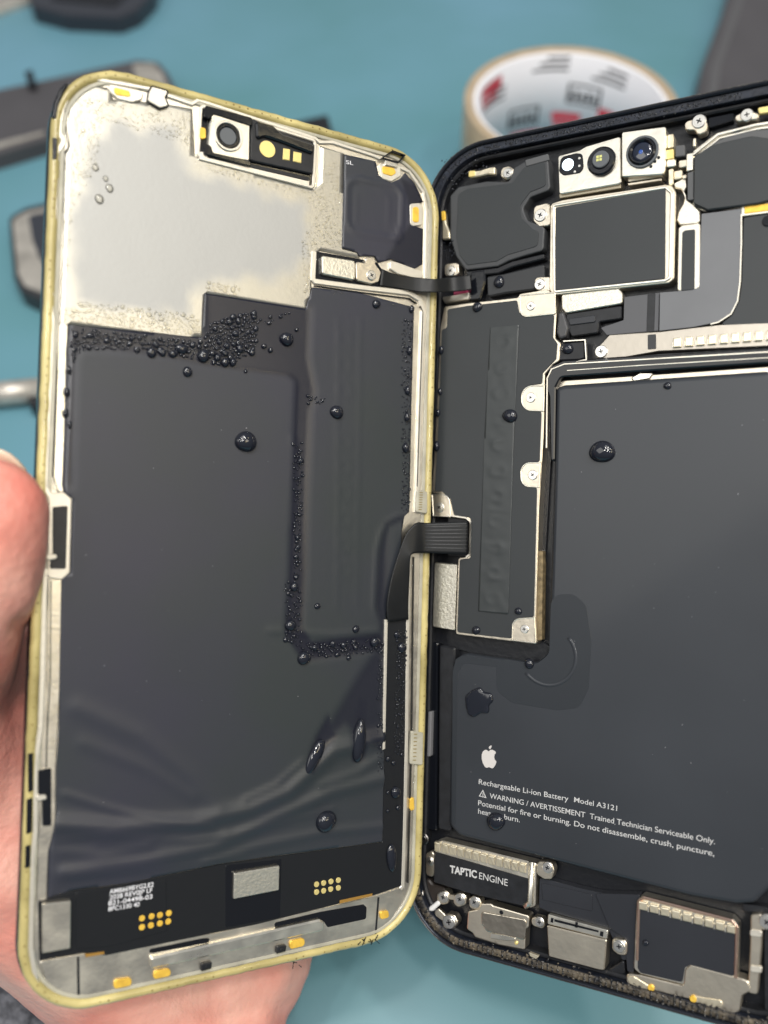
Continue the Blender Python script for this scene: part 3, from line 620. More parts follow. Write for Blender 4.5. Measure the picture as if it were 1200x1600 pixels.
# ---- upper left loudspeaker housing
spk_o = [(703,306),(716,292),(760,283),(795,284),(803,262),(818,253),(856,243),(860,296),(828,308),(817,326),(824,344),(840,351),(851,355),(849,391),(817,400),(795,407),(777,416),(727,422),(712,400),(703,372)]
sp = plate('speaker_housing', P, bod, spk_o, -4, -1.0, mat('housing_plastic', (.050, .053, .057), .45, var=.08), .9, .3, seg=3)
spk_i = [(716,303),(730,295),(800,286),(812,270),(818,262),(852,252),(853,290),(828,300),(813,320),(814,340),(832,358),(842,362),(840,384),(814,392),(793,398),(776,408),(730,414),(718,398),(713,370)]
plate('speaker_film', P, sp, spk_i, -1.1, -.86, FILMR, .8, .04)
plate('speaker_upper_tab', P, sp, [(820,250),(856,240),(858,250),(822,260)], -1.3, -.8, FILML, .2, .1)
plate('speaker_ledge', P, bod, [(727,424),(777,418),(800,408),(850,396),(850,404),(800,417),(778,427),(730,432)], -3.6, -1.4, BLK, .3, .2)
plate('black_clamp', P, bod, [(760,432),(785,428),(850,412),(850,440),(840,452),(790,458),(761,464)], -3.8, -1.5, mat('clamp_plastic', (.030, .032, .035), .42), .5, .3)
plate('black_clamp', P, bod, [(735,424),(757,421),(758,440),(750,468),(733,470)], -3.8, -1.2, BLKG, .4, .3)
plate('red_flex_edge', P, bod, [(708,452),(728,450),(732,458),(728,463),(708,464)], -3.6, -1.8, RED, .3, .2)
plate('red_flex_edge', P, bod, [(690,464),(733,456),(732,468),(694,474)], -3.6, -1.6, SILVER, .3, .2)
for q in ([(734,268),(750,266),(762,262),(773,260),(773,273),(762,272),(750,275),(734,278)], [(690,332),(695,331),(697,350),(702,362),(703,373),(691,374),(691,355)]):
    o = plate('spring_contact', P, bod, q, -2, -.9, PALE, .3, .2)
plate('gold_tip', P, bod, [(732,267),(742,266),(742,275),(732,277)], -1.2, -.75, GOLDP, .3, .1); plate('gold_tip', P, bod, [(689,330),(695,329),(696,344),(690,345)], -1.2, -.75, GOLD, .3, .1)
def washer(px, py, rp, z, m=None, par=None, pts=None):
    o = plate('screw_lug', P, par or bod, pts, z - 2.2, z - .25, m or NICKEL, .8, .15) if pts else None
    return screw(P, par or bod, px, py, rp, z)
washer(793, 270, 8, -.8, pts=[(783,262),(795,259),(803,264),(802,275),(792,281),(782,276)])
washer(844, 336, 10, -.9, pts=[(834,322),(858,316),(862,352),(842,354),(833,345)])
washer(843, 444, 9, -1.0, pts=[(836,433),(862,432),(860,458),(842,455),(834,448)])
washer(704, 423, 8, -1.1, pts=[(694,412),(716,410),(717,430),(695,432)])
# ---- flash and sensor block
fm = MB().mat(SILVER_B); fm.prism(rnd(P.L([(871,243),(905,234),(915,228),(969,212),(970,286),(873,303)], -.3), .5), -4, -.5, .15); fm = fm.build('flash_module', bod)
plate('flash_window', P, fm, [(876,245),(900,239),(910,240),(912,262),(906,270),(880,274),(873,268)], -.6, -.30, BLKG, 1.0, .1)
MB().mat(WHITEL).cyl(P.l(887, 257, -.2), 1.15, -.4, -.18, .1, 24).build('flash_lamp', fm)
b = MB().mat(STEEL)
for x, y in ((905, 247), (905, 259), (898, 268)): b.cyl(P.l(x, y, -.2), .25, -.35, -.22, .03, 10)
b.build('flash_pins', fm)
c = P.l(940, 252, 0); b = MB().mat(BLKG).ring([Vector((c.x + math.cos(t * .2244) * 2.75, c.y + math.sin(t * .2244) * 2.75)) for t in range(28)], 0, 1.3, -.8, .45, .3); b.build('sensor_ring', fm)
c = P.l(938, 248, .6); MB().mat(GREYD).cyl(c, 1.65, -.5, .55, .15, 28).build('sensor_disc', fm)
c = P.l(936, 247, .6); b = MB().mat(YCHIP)
for dx in (-.3, .3):
    for dy in (-.3, .3): b.prism([Vector((c.x + dx + u, c.y + dy + v)) for u, v in ((-.24,-.24),(.24,-.24),(.24,.24),(-.24,.24))], .5, .60)
b.build('sensor_chip', fm)
plate('module_side', P, bod, [(873,303),(970,287),(970,294),(874,310)], -4, -1.2, mat('dim_silver', (.45, .40, .30), .4, 1), .1)
# ---- camera
cm = MB().mat(SILVER_B); cm.prism(rnd(P.L([(971,206),(1040,197),(1039,262),(1036,272),(971,276)], 0), .4), -4, -.1, .15); cm = cm.build('camera_module', bod)
c = P.l(1003, 236, .5)
def circ(r, n=32): return [Vector((c.x + math.cos(2 * math.pi * t / n) * r, c.y + math.sin(2 * math.pi * t / n) * r)) for t in range(n)]
MB().mat(GREYD).ring(circ(3.0), 0, .5, -.3, .35, .1).build('lens_ring', cm); MB().mat(BLKG).ring(circ(2.55), 0, .75, -.3, .8, .3).build('lens_barrel', cm)
b = MB().mat(GLASSL); b.dome(c, 1.9, .35, .2, n=32, k=5, wob=0); b.build('camera_lens', cm); c2 = P.l(1001, 237, .6); b = MB().mat(LENSB); b.dome(c2, .42, .08, .52, n=14, k=3, wob=0); b.build('lens_blue_glint', cm)  # small blue dome painted as the glint on the lens
for x, y in ((1029, 246), (1017, 260), (1023, 252)): MB().mat(BLKG).cyl(P.l(x, y, 0), .3, -.2, -.02, .02, 10).build('locating_pit', cm)
for k, y in enumerate((278, 284)): plate('flex_fold', P, bod, [(980,y+2),(1034,y-6),(1034,y-2),(982,y+6)], -3.5, -1.4 - .2 * k, NICKEL, .1, .1)
b = MB()
for k, (x0, y0, x1, y1, m_) in enumerate([(1042,208,1052,232,PALE),(1040,232,1053,250,GOLDP),(1042,248,1056,262,SILVER_B),(1044,262,1052,290,PALE),(1053,265,1066,281,PALE),(1066,272,1073,281,NICKEL),(1060,248,1074,262,NICKEL),(1072,238,1084,268,SILVER_B),(1055,226,1070,246,FILML),(1082,214,1087,230,SILVER_B)]):
    b.mat(m_); b.prism(rnd(P.L([(x0,y0+2),(x1,y0),(x1,y1-2),(x0,y1)], -1.2), .3), -3.5, -1.3 + .12 * (k % 3), .15)
b.build('small_brackets', bod)
plate('toothed_bracket', P, bod, [(1052,286),(1060,282),(1072,275),(1074,292),(1069,300),(1074,312),(1085,320),(1094,330),(1095,346),(1088,350),(1062,352),(1057,344),(1060,330),(1067,318),(1070,306),(1064,296),(1054,294)], -3.4, -1.5, SILVER, .4, .2)
# ---- shielded processor
cs = plate('chip_shield', P, bod, [(860,318),(880,312),(1040,288),(1050,290),(1056,300),(1053,436),(1045,442),(864,461),(858,452)], -4, -.85, NICKEL, .8, .15)
MB().mat(SILVER_B).ring(ccw(rnd(P.L([(862,319),(1041,290),(1052,300),(1049,435),(1040,440),(864,458)], -.6), .7)), 0, .55, -.9, -.55, .15).build('shield_rim', cs)
plate('shield_film', P, cs, [(868,324),(1040,295),(1039,435),(867,454)], -.8, -.62, FILMR, .3, .05)
plate('shield_tab', P, bod, [(877,460),(967,450),(972,458),(972,474),(884,489),(878,482)], -3.6, -1.3, SPARK, .4, .15)
plate('flex_connector', P, bod, [(884,490),(971,477),(971,498),(936,503),(934,520),(893,526),(886,512)], -3.8, -1.9, BLK, .4, .2)
plate('flex_connector', P, bod, [(888,498),(930,492),(930,503),(890,508)], -3, -1.6, FILMD, .3, .1)
plate('rubber_cap', P, bod, [(872,488),(880,486),(888,512),(884,526),(874,530),(869,520)], -3.5, -.9, mat('cap_rubber', (.05,.05,.053), .3), .6, .4, seg=3)
plate('black_block', P, bod, [(870,541),(880,535),(914,532),(914,560),(905,563),(872,564)], -3.6, -1.3, BLK, .5, .3)
b = MB().mat(SILVER_B).ring(P.L([(880,533),(914,531),(916,562),(900,565)], -1), -.1, .1, -1.8, -1.0, closed=False); b.build('block_outline', bod)
# ---- round coil cover at the right edge
oct_ = [(1084,245),(1112,226),(1173,212),(1235,220),(1262,245),(1262,292),(1235,305),(1184,318),(1105,328),(1083,318)]
plate('coil_base', P, bod, [(1082,236),(1120,207),(1180,192),(1260,180),(1290,220),(1290,300),(1260,320),(1180,326),(1100,330),(1082,322)], -3.8, -1.6, LIP, .6, .2)
b = MB().mat(SILVER_B); b.ring(P.L([(1082,240),(1121,208),(1180,193),(1262,180)], -1), -.45, .1, -1.8, -1.1, .12, closed=False); b.ring(P.L([(1084,246),(1124,214),(1180,200),(1262,188)], -1), -.3, .1, -1.8, -1.2, .1, closed=False); b.build('coil_rim', bod)
plate('coil_ledge', P, bod, [(1084,244),(1116,222),(1150,205),(1262,196),(1275,250),(1240,310),(1110,330),(1084,322)], -2, -1.25, FILML, .8, .2)
plate('coil_cover', P, bod, oct_, -2, -.60, FILMR, .8, .2)
plate('coil_tab', P, bod, [(1074,270),(1084,267),(1084,312),(1074,313)], -2, -.95, FILML, .2, .1)
washer(1092, 189, 11, -.7, NICKEL, pts=[(1069,190),(1084,186),(1098,182),(1105,192),(1104,206),(1090,211),(1086,203),(1070,203)])
washer(1167, 179, 10, -.7, NICKEL, pts=[(1147,182),(1158,176),(1172,172),(1186,178),(1185,186),(1150,190)])
plate('spring_contact', P, bod, [(1183,168),(1200,165),(1225,160),(1225,172),(1200,176),(1186,178)], -1.6, -.9, GOLDP, .3, .15)
plate('black_bracket', P, bod, [(1108,200),(1146,188),(1147,176),(1106,184)], -3.5, -2.2, BLKG, .3)
plate('gold_contact', P, bod, [(1163,322),(1290,306),(1290,318),(1163,334)], -2.5, -1.3, GOLD, .2, .1)
plate('contact_holder', P, bod, [(1158,320),(1290,300),(1290,322),(1158,338)], -2.5, -1.4, LIP, .2, .1)
# ---- narrow framed part, wide ribbon, film on the right
pf = plate('framed_pill', P, bod, [(1060,356),(1066,352),(1094,348),(1094,448),(1088,452),(1058,455)], -3, -1.2, LIP, .5, .15)
plate('pill_film', P, pf, [(1066,363),(1070,360),(1086,358),(1085,452),(1064,454)], -1.3, -1.05, FILMR, .3, .04)
rb = [(1096,334),(1158,326),(1158,380),(1156,440),(1152,470),(1142,490),(1122,503),(1084,511),(1030,517),(1031,457),(1058,455),(1092,450)]
ri = plate('wide_ribbon', P, bod, rb, -1.9, -1.22, RIBBON, [0,0,0,.0,1.,1.5,1.,0,0,0,0,0], .06)
MB().mat(LIP).ring(P.L([(1158,334),(1158,380),(1156,440),(1152,470),(1142,490),(1122,503),(1110,506)], -1), -.1, .12, -1.5, -1.1, closed=False).build('ribbon_edge', ri)
plate('ribbon_fold', P, bod, [(975,464),(1031,457),(1029,517),(948,524),(938,512),(974,500)], -3.5, -1.7, mat('ribbon_dark', (.085, .087, .095), .38), .2, .1)
plate('ribbon_fold', P, bod, [(1012,460),(1024,458),(1022,518),(1010,519)], -1.8, -1.6, BLK, .1, .05)
plate('right_film', P, bod, [(1162,340),(1290,322),(1290,500),(1200,506),(1124,508),(1144,492),(1155,470),(1159,440)], -3, -1.45, FILMR, .3, .06)
MB().mat(BLKG).cyl(P.l(1200, 344, -1), 1.0, -1.6, -1.2, .1, 16).build('film_hole', bod)
mb = plate('mounting_bracket', P, bod, [(930,546),(942,534),(952,523),(1011,519),(1030,518),(1124,507),(1290,500),(1290,534),(1200,541),(1029,549),(978,558),(934,561)], -3.6, -1.45, mat('bracket_metal', (.50, .46, .40), .42, 1, bump=.1), .5, .15)
screw(P, mb, 939, 549, 10, -1.1)
plate('dark_gap', P, mb, [(1012,523),(1025,522),(1025,545),(1012,546)], -1.5, -1.35, BLKG, .2, .02)
plate('rail', P, bod, [(930,563),(1029,553),(1200,543),(1290,538),(1290,541),(1200,547),(1000,560),(932,567)], -3, -1.2, BLKG, .1, .1)
b = MB()
for k in range(13):
    x = 1058 + k * 18.2; y = 535 - k * 1.45; b.mat(PALE); b.smooth = False
    b.prism(rnd(P.L([(x-6.5,y-7),(x+6,y-8),(x+6,y+7),(x-6.5,y+8)], -.9), .15), -1.6, -.85, .18, 3); b.smooth = False; b.mat(SILVER_B); b.prism(P.L([(x-8,y-1),(x-6,y-1),(x-6,y+8),(x-8,y+8)], -1), -1.6, -1.15, .05)
b.build('spring_teeth', mb)
# ---- vibration motor
te = MB().mat(BLK); te.prism(rnd(P.L([(679,1331),(745,1350),(827,1374),(824,1418),(735,1397),(677,1379)], -.9), .3), -4, -1.0, .15); te = te.build('vibration_motor', bod)
plate('motor_rail', P, te, [(679,1316),(690,1313),(838,1349),(836,1416),(828,1419),(823,1416),(826,1374),(679,1332)], -3.8, -1.2, SILVER, .5, .15)
b = MB().mat(SILVER_B); b.smooth = True; b.ring(P.L([(829,1348),(827,1412),(818,1418)], -.5), -.55, .55, -1.5, -.7, .3, closed=False); b.build('motor_end_bar', te)
b = MB()
for k in range(12):
    x = 683 + k * 12.1; y = 1323 + k * 3.05; b.mat(PALE); b.smooth = False
    b.prism(rnd(P.L([(x-4.6,y-7.7),(x+4.6,y-5.3),(x+4.6,y+8.7),(x-4.6,y+6.3)], -.6), .08), -1.5, -.62, .16, 3); b.smooth = False; b.mat(STEEL); b.prism(P.L([(x+4.5,y),(x+6,y),(x+6,y+9),(x+4.5,y+9)], -1), -1.5, -.95)
b.build('spring_teeth', te)
text('motor_print', P, te, "TAPTIC", 703, 1363, 11, PRINT, -.96, 745, 1372, bold=.035); text('motor_print', P, te, "ENGINE", 748.5, 1373, 10.5, PRINT, -.96, 793, 1384.5)
washer(671, 1346, 7, -1.0, pts=[(665,1334),(678,1328),(678,1372),(665,1367)])
washer(855, 1356, 9, -.9, pts=[(839,1346),(862,1348),(866,1360),(862,1374),(850,1374),(838,1366)])
screw(P, bod, 661, 1311, 9, -1.2, mat('dark_steel', (.25,.24,.23), .3, 1))
for x, y, r_, pts in [(692,1402,9,[(683,1396),(695,1391),(702,1396),(700,1412),(690,1414),(682,1408)]), (718,1405,9,[(709,1398),(722,1395),(729,1402),(727,1414),(716,1418),(708,1412)]), (741,1410,9,[(732,1402),(748,1402),(752,1412),(748,1422),(733,1420)]), (701,1441,11,[(690,1438),(698,1428),(710,1430),(716,1442),(708,1452),(694,1452)]), (842.5,1441,8,[(830,1432),(848,1436),(851,1445),(848,1452),(830,1446)]), (654,1398,8,[(648,1388),(660,1390),(662,1402),(656,1410),(646,1404)]), (967,1479,10,[(956,1466),(980,1470),(979,1494),(966,1492),(956,1484)])]:
    washer(x, y, r_, -.9, pts=pts)
b = MB().mat(NICKEL); b.prism(rnd(P.L([(700,1398),(712,1400),(712,1408),(700,1406)], -1), .2), -2, -1.2, .1); b.prism(rnd(P.L([(678,1426),(684,1420),(700,1436),(694,1442),(680,1432)], -1), .3), -2, -1.2, .1); b.build('linkage', bod)
plate('white_spacer', P, bod, [(670,1418),(684,1407),(688,1413),(676,1424),(669,1424)], -1.8, -.9, mat('white_plastic', (.75,.75,.74), .4), .5, .2)
plate('black_frame_corner', P, bod, [(655,1380),(668,1372),(676,1382),(700,1390),(676,1430),(660,1410)], -3.8, -2.3, mat('warm_black', (.03,.024,.021), .4), .8, .3)
# ---- bent metal shield
sh = plate('bent_shield', P, bod, [(731,1424),(746,1421),(752,1412),(767,1412),(771,1415),(827,1431),(826,1449),(822,1452),(820,1485),(779,1477),(742,1465),(738,1458),(729,1452)], -3.4, -1.0, NICKEL, .5, .25, seg=2)
MB().mat(BLKG).cyl(P.l(783, 1426, -.9), .42, -1.2, -.96, .02, 16).build('shield_hole', sh)
plate('shield_step', P, sh, [(751,1424),(823,1437),(820,1470),(805,1466),(760,1456),(752,1444)], -1.2, -.85, mat('worn_nickel', (.58,.52,.43), .22, 1, bump=.8, bscale=250), .7, .2, seg=3)
plate('shield_tongue', P, sh, [(766,1458),(790,1462),(806,1466),(804,1470),(790,1470),(765,1466)], -1.2, -.70, SILVER_B, .2, .1)
MB().mat(GOLDP).cyl(P.l(806, 1474, -.7), .35, -1.1, -.7, .1, 10).build('gold_tip', sh)
# ---- connector port
pt = plate('charging_port', P, bod, [(854,1446),(948,1469),(944,1517),(936,1516),(857,1495)], -4, -.85, NICKEL, .3, .2)
plate('port_ridge', P, pt, [(856,1429),(950,1454),(948,1468),(855,1444)], -3.8, -1.0, SILVER_B, .2, .15)
for q in ([(866,1436),(935,1454),(935,1457),(866,1440)], [(861,1434),(865,1435),(864,1442),(860,1441)], [(938,1455),(943,1456),(942,1464),(937,1462)], [(899,1441),(903,1442),(902,1450),(898,1449)]): plate('port_slot', P, pt, q, -1.2, -.93, BLKG, 0, .01)
# ---- dark films between
for q, z_ in (([(843,1372),(862,1376),(905,1388),(990,1406),(986,1500),(972,1500),(950,1450),(856,1424),(842,1418)], -2.2), ([(846,1380),(925,1398),(925,1424),(848,1406)], -2.0), ([(930,1396),(1000,1398),(990,1520),(980,1518),(976,1466),(952,1450)], -1.9)):
    plate('dark_film', P, bod, q, -4, z_, FILMD, .3, .06)
plate('dark_film', P, bod, [(846,1488),(860,1498),(944,1520),(975,1500),(976,1522),(940,1530),(846,1505)], -4, -2.0, BLK, .3, .2)
# ---- lower right module
lm = plate('lower_module', P, bod, [(995,1408),(1003,1400),(1145,1436),(1155,1448),(1152,1530),(1090,1545),(1000,1522),(990,1514)], -3.8, -1.2, SILVER, .8, .15)
plate('module_film', P, lm, [(1000,1416),(1150,1452),(1147,1526),(1078,1508),(1070,1512),(1066,1535),(1000,1520),(996,1512)], -1.4, -1.05, FILMD, .5, .04)
MB().mat(mat('copper_rim', (.7, .5, .4), .3, 1)).ring(P.L([(995,1500),(998,1408),(1006,1402),(1143,1438),(1152,1448),(1150,1528)], -1), -.3, .2, -1.3, -.8, .15, closed=False).build('module_rim', lm)
b = MB()
for k in range(9):
    x = 1005 + k * 17.2; y = 1415 + k * 4.5; b.mat(PALE); b.smooth = False
    b.prism(rnd(P.L([(x-7.5,y-7),(x+6,y-4),(x+6,y+9),(x-7.5,y+6)], -.6), .15), -1.5, -.62, .2, 3); b.smooth = False; b.mat(SILVER_B); b.prism(P.L([(x+7,y+1),(x+9,y+1.5),(x+9,y+10),(x+7,y+9.5)], -1), -1.5, -.9)
b.build('spring_teeth', lm)
plate('lower_bracket', P, bod, [(978,1522),(1000,1524),(1068,1541),(1070,1515),(1078,1507),(1160,1530),(1170,1534),(1176,1548),(1160,1556),(1156,1582),(1142,1584),(1100,1572),(1078,1562),(1020,1548),(978,1538)], -3.6, -.95, NICKEL, .8, .2)
plate('spring_contact', P, bod, [(978,1526),(990,1526),(1016,1542),(1012,1547),(984,1538)], -1.2, -.75, PALE, .5, .1); MB().mat(GOLD).cyl(P.l(1017, 1544, -.7), .6, -1.1, -.6, .1, 14).build('gold_tip', bod)
plate('spring_contact', P, bod, [(1082,1556),(1100,1560),(1128,1564),(1130,1574),(1112,1575),(1098,1568),(1082,1566)], -1.2, -.7, PALE, .5, .1); MB().mat(GOLD).cyl(P.l(1083, 1561, -.7), .6, -1.1, -.55, .1, 14).build('gold_tip', bod)
plate('upright_bar', P, bod, [(1173,1430),(1192,1428),(1190,1480),(1184,1555),(1168,1552),(1172,1480)], -3, -1.0, NICKEL, .5, .2)
for y in (1459, 1515): plate('bar_clip', P, bod, [(1172,y-6),(1191,y-4),(1190,y+6),(1171,y+4)], -1.5, -.7, LIP, .3, .15)
washer(1198, 1441, 12, -.8, pts=[(1184,1430),(1215,1432),(1215,1456),(1184,1452)])
plate('dark_film', P, bod, [(1160,1412),(1290,1432),(1290,1600),(1195,1590),(1194,1426),(1162,1424)], -4, -2.2, BLK, .3, .06)
plate('white_scrap', P, bod, [(826,1488),(842,1494),(838,1499),(828,1494)], -1, -.3, PALE, .1, .05)
# ================================================================== the bench and what lies on it
def onM(px, py, z=0.):
    d = (CM.to_3x3() @ Vector(((px - 600) / FPX, (py - 800) / FPX, 1))); o = CM.translation; return o + d * ((z - o.z) / d.z)
MAT = mat('bench_mat_rubber', (.092, .24, .262), .38, var=.1, vscale=5.5, col2=(.155, .325, .43), bump=.2, bscale=45)
b = MB().mat(MAT); b.prism([Vector((-900, -500)), Vector((900, -500)), Vector((900, 1100)), Vector((-900, 1100))], -3, 0, .5); tag(b.build('ground'), kind='structure')
def flat(name, pts, z0, z1, m, r=2., bev=.6, par=None):
    b = MB().mat(m); q = rnd([Vector(onM(x, y, z1 * MM).xy) / MM for x, y in pts], r); b.prism(ccw(q), z0, z1, bev, 2); return b.build(name, par)
# tape roll
tcen = onM(893, 158, .048); TC = Vector(tcen.xy) / MM
tp = root("tape_roll", Matrix.Translation((tcen.x, tcen.y, 0))); tag(tp, "roll of clear packing tape with white printed cardboard core on the teal mat", "tape roll")
def circ0(r, n=72, a0=0): return [Vector((math.cos(2 * math.pi * t / n + a0) * r, math.sin(2 * math.pi * t / n + a0) * r)) for t in range(n)]
TAPEM = mat('tape_side', (.66, .52, .35), .28, var=.12, vscale=120, coat=.5, trans=.35, ior=1.35); CARD = mat('white_card', (.84, .84, .88), .6)
b = MB().mat(TAPEM); b.smooth = True; b.ring(circ0(42), 0, 3.6, 0, 48, .3); b.build('tape_winding', tp)
b = MB().mat(CARD); b.smooth = True; b.ring(circ0(38.4), 0, 1.6, .1, 47.2, .2); co_ = b.build('cardboard_core', tp)
INK = mat('black_ink', (.03, .03, .035), .6); REDI = mat('red_ink', (.62, .06, .09), .6)
def wallpatch(mb, a0, a1, z0, z1, r=36.7, n=10, skew=0.):
    A = [(r * math.cos(a0 + (a1 - a0) * t / n), r * math.sin(a0 + (a1 - a0) * t / n), z0 + skew * t / n) for t in range(n + 1)]; B = [(x, y, z + z1 - z0) for x, y, z in A]
    mb.skin(mb.loop(A), mb.loop(B), False)
b = MB().mat(INK)
def blurbox(a, z, wd, ht):
    wallpatch(b, a, a + wd, z, z + .9); wallpatch(b, a, a + wd, z + ht, z + ht + .9); wallpatch(b, a, a + .03, z, z + ht, n=2); wallpatch(b, a + wd - .03, a + wd, z, z + ht, n=2)
    for k in range(5): wallpatch(b, a + .05 + k * wd / 5.6, a + .05 + k * wd / 5.6 + wd / 8, z + ht * .22, z + ht * (.72 if k % 2 else .6), n=2)
for a, z in ((1.72, 16), (1.02, 26), (2.55, 10), (3.2, 24), (.35, 12)): blurbox(a, z, .40, 8)
for a, z in ((2.22, 32), (1.45, 40), (2.95, 8), (.75, 38)):
    for k in range(3): wallpatch(b, a, a + .42 - .08 * k, z + k * 2.6, z + k * 2.6 + 1.1)
b.build('printed_marks', co_)
for a, z, wd, ht in ((2.3, 38, .42, 7), (2.36, 34, .30, 4), (2.95, 28, .14, 7), (1.22, 18, .34, 4.5), (1.27, 15, .26, 3), (.80, 22, .22, 6), (1.66, 10, .40, 4), (1.7, 7, .5, 3)): b = MB().mat(REDI); wallpatch(b, a, a + wd, z, z + ht * .8, r=36.72); b.build('red_print', co_)
# things in the blurred distance
HOUS = mat('dark_case', (.03, .034, .045), .35, coat=.2); GCASE = mat('grey_case', (.075, .072, .078), .5, var=.1, vscale=30); SIL2 = mat('worn_silver_frame', (.50, .47, .42), .35, .5, var=.25, vscale=120)
o = flat('phone_housing', [(30,-80),(48,8),(100,22),(185,26),(215,14),(240,-12),(262,-80)], 0, 9, HOUS, 3, 1.5); tag(o, "black phone housing cut off by the upper edge of the picture, lying on the mat", "phone housing")
o2 = flat('housing_opening', [(70,-70),(80,0),(180,10),(215,-20),(230,-70)], 8, 9.4, BLKG, 3, .1, o)
o = flat('metal_strip', [(-60,40),(-20,22),(45,0),(60,-20),(20,-30),(-60,0)], 0, 3, SIL2, 1, .5); tag(o, "pale metal strip in the upper left corner beside the black housing", "metal strip")
o = flat('phone_chassis', [(-90,168),(0,138),(110,115),(215,92),(248,96),(262,112),(290,170),(180,200),(80,214),(0,238),(-90,262)], 0, 8, GCASE, 3, 1.2); tag(o, "dark grey phone chassis with a worn silver end, lying behind the screen's top corner", "phone chassis")
flat('silver_end', [(206,100),(240,98),(252,112),(268,150),(235,150),(214,130)], 7, 8.8, SIL2, 2, .3, o); flat('side_tab', [(38,112),(50,108),(56,132),(44,134)], 6, 11, BLKG, .6, .3, o)
flat('inlay_strip', [(-60,228),(0,222),(70,204),(68,209),(0,229),(-60,240)], 7, 8.6, SIL2, .3, .2, o)
o = flat('plastic_bracket', [(430,196),(512,178),(520,206),(520,240),(430,240)], 0, 7, BLK, 1, .8); tag(o, "small black plastic piece showing just above the screen's top edge", "bracket")
o = flat('phone_back_frame', [(12,338),(40,322),(140,300),(180,470),(60,466),(30,452),(20,430)], 0, 8, mat('dark_band', (.06,.06,.065), .35, .5), 6, 1.5); tag(o, "silver phone back frame with dark inside, half hidden behind the screen's left edge", "phone frame")
flat('frame_face', [(19,342),(44,330),(140,310),(170,455),(62,455),(38,446),(28,428)], 7, 8.6, SIL2, 5, .3, o); flat('frame_inside', [(44,336),(140,318),(150,440),(78,425),(60,400),(50,372)], 8, 9.0, HOUS, 2, .2, o)
# metal rod (tool handle)
A_ = onM(-70, 598, .012); B_ = onM(62, 586, .012); ax = (B_ - A_); tl = root("repair_tool", Matrix.Translation(((A_ + B_) / 2).xy.to_3d() + Vector((0, 0, .0045)))); tag(tl, "round silver tool handle lying on the mat beside the thumb, dark tip", "hand tool")
ang = math.atan2(ax.y, ax.x); b = MB().mat(SIL2); b.smooth = True
L_ = ax.length / MM / 2
def rod(b, x0, x1, r0, r1, n=20):
    A = []; B = []
    for i in range(n):
        t = 2 * math.pi * i / n; A.append((x0, math.cos(t) * r0, math.sin(t) * r0)); B.append((x1, math.cos(t) * r1, math.sin(t) * r1))
    a_ = b.loop(A); c_ = b.loop(B); b.skin(a_, c_); b.face(a_[::-1]); b.face(c_)
rod(b, -L_, L_, 4.5, 4.5); h_ = b.build('tool_handle', tl); h_.rotation_euler.z = ang; b = MB().mat(BLK); b.smooth = True; rod(b, L_, L_ + 6, 4.5, 3); t_ = b.build('tool_tip', tl); t_.rotation_euler.z = ang
o = flat('rubber_foot', [(42,612),(58,608),(62,632),(46,634)], 0, 6, BLK, 1, .8); tag(o, "small black rubber bit on the mat just below the silver tool handle", "rubber bit")
o = flat('tool_case', [(1160,-90),(1128,22),(1098,100),(1080,190),(1330,230),(1330,-90)], 0, 12, GCASE, 2, 1); tag(o, "dark grey flat case on the mat in the upper right corner behind the tape roll", "case")
flat('case_edge', [(1165,-60),(1145,10),(1110,110),(1104,160),(1118,160),(1128,100),(1158,15),(1180,-60)], 11, 12.6, mat('case_trim', (.10,.10,.105), .4), 1, .3, o)

# ================================================================== the hand holding the screen
SKIN = mat('skin', (.69, .23, .18), .46, var=.12, vscale=70, col2=(.82, .44, .35), bump=.7, bscale=600, sss=.08)
def c3(px, py, d): return CM @ (Vector(((px - 600) / FPX, (py - 800) / FPX, 1)) * d * MM)
bm = bmesh.new()
def blob(c, r, n=2): bmesh.ops.create_icosphere(bm, subdivisions=n, radius=r * MM, matrix=Matrix.Translation(c))
def chain(pts):
    for (a, b_) in zip(pts, pts[1:]):
        A = c3(*a[:3]); B = c3(*b_[:3]); n = max(2, int((B - A).length / MM / 2.2))
        for k in range(n + 1): t = k / n; blob(A.lerp(B, t), a[3] + (b_[3] - a[3]) * t)
chain([(-10,797,138.5,8.6),(-24,850,139,9.6),(-34,905,140.5,9.9),(-62,985,146,10.4),(-110,1080,156,13),(-80,1200,168,17)])   # thumb
chain([(-80,1200,172,17),(-20,1290,176,20),(60,1340,180,21.5),(200,1500,186,18),(300,1640,188,16.5),(360,1760,190,17),(440,1900,196,19)])          # thenar and wrist
chain([(-30,1060,168,12.5),(0,1180,172,14),(30,1290,176,16)])
chain([(60,1340,184,20),(220,1400,192,19),(370,1462,198,18.2),(330,1560,194,17.5),(300,1640,190,17)])                        # heel towards the little finger
chain([(-40,1100,174,13),(120,1150,184,15),(260,1250,196,15),(380,1400,202,15)])                                               # across the palm
for a in ([(40,1120,178,10),(130,960,182,9),(230,830,188,8.5),(300,740,196,7.5)], [(120,1160,184,10),(240,1010,192,9.5),(350,880,198,8.8),(420,790,204,7.8)],
          [(210,1220,192,10),(340,1100,199,9),(450,990,206,8.4),(515,910,212,7.4)], [(300,1300,197,9.5),(420,1210,204,8.2),(500,1140,211,7.4),(560,1080,216,6.6)]): chain(a)
for f in bm.faces: f.smooth = True
me = bpy.data.meshes.new('person'); bm.to_mesh(me); bm.free(); tmp = bpy.data.objects.new('tmp', me); COL.objects.link(tmp)
rm = tmp.modifiers.new('r', 'REMESH'); rm.mode = 'VOXEL'; rm.voxel_size = .0014; rm.use_smooth_shade = True
sm_ = tmp.modifiers.new('s', 'SMOOTH'); sm_.iterations = 10; sm_.factor = .6
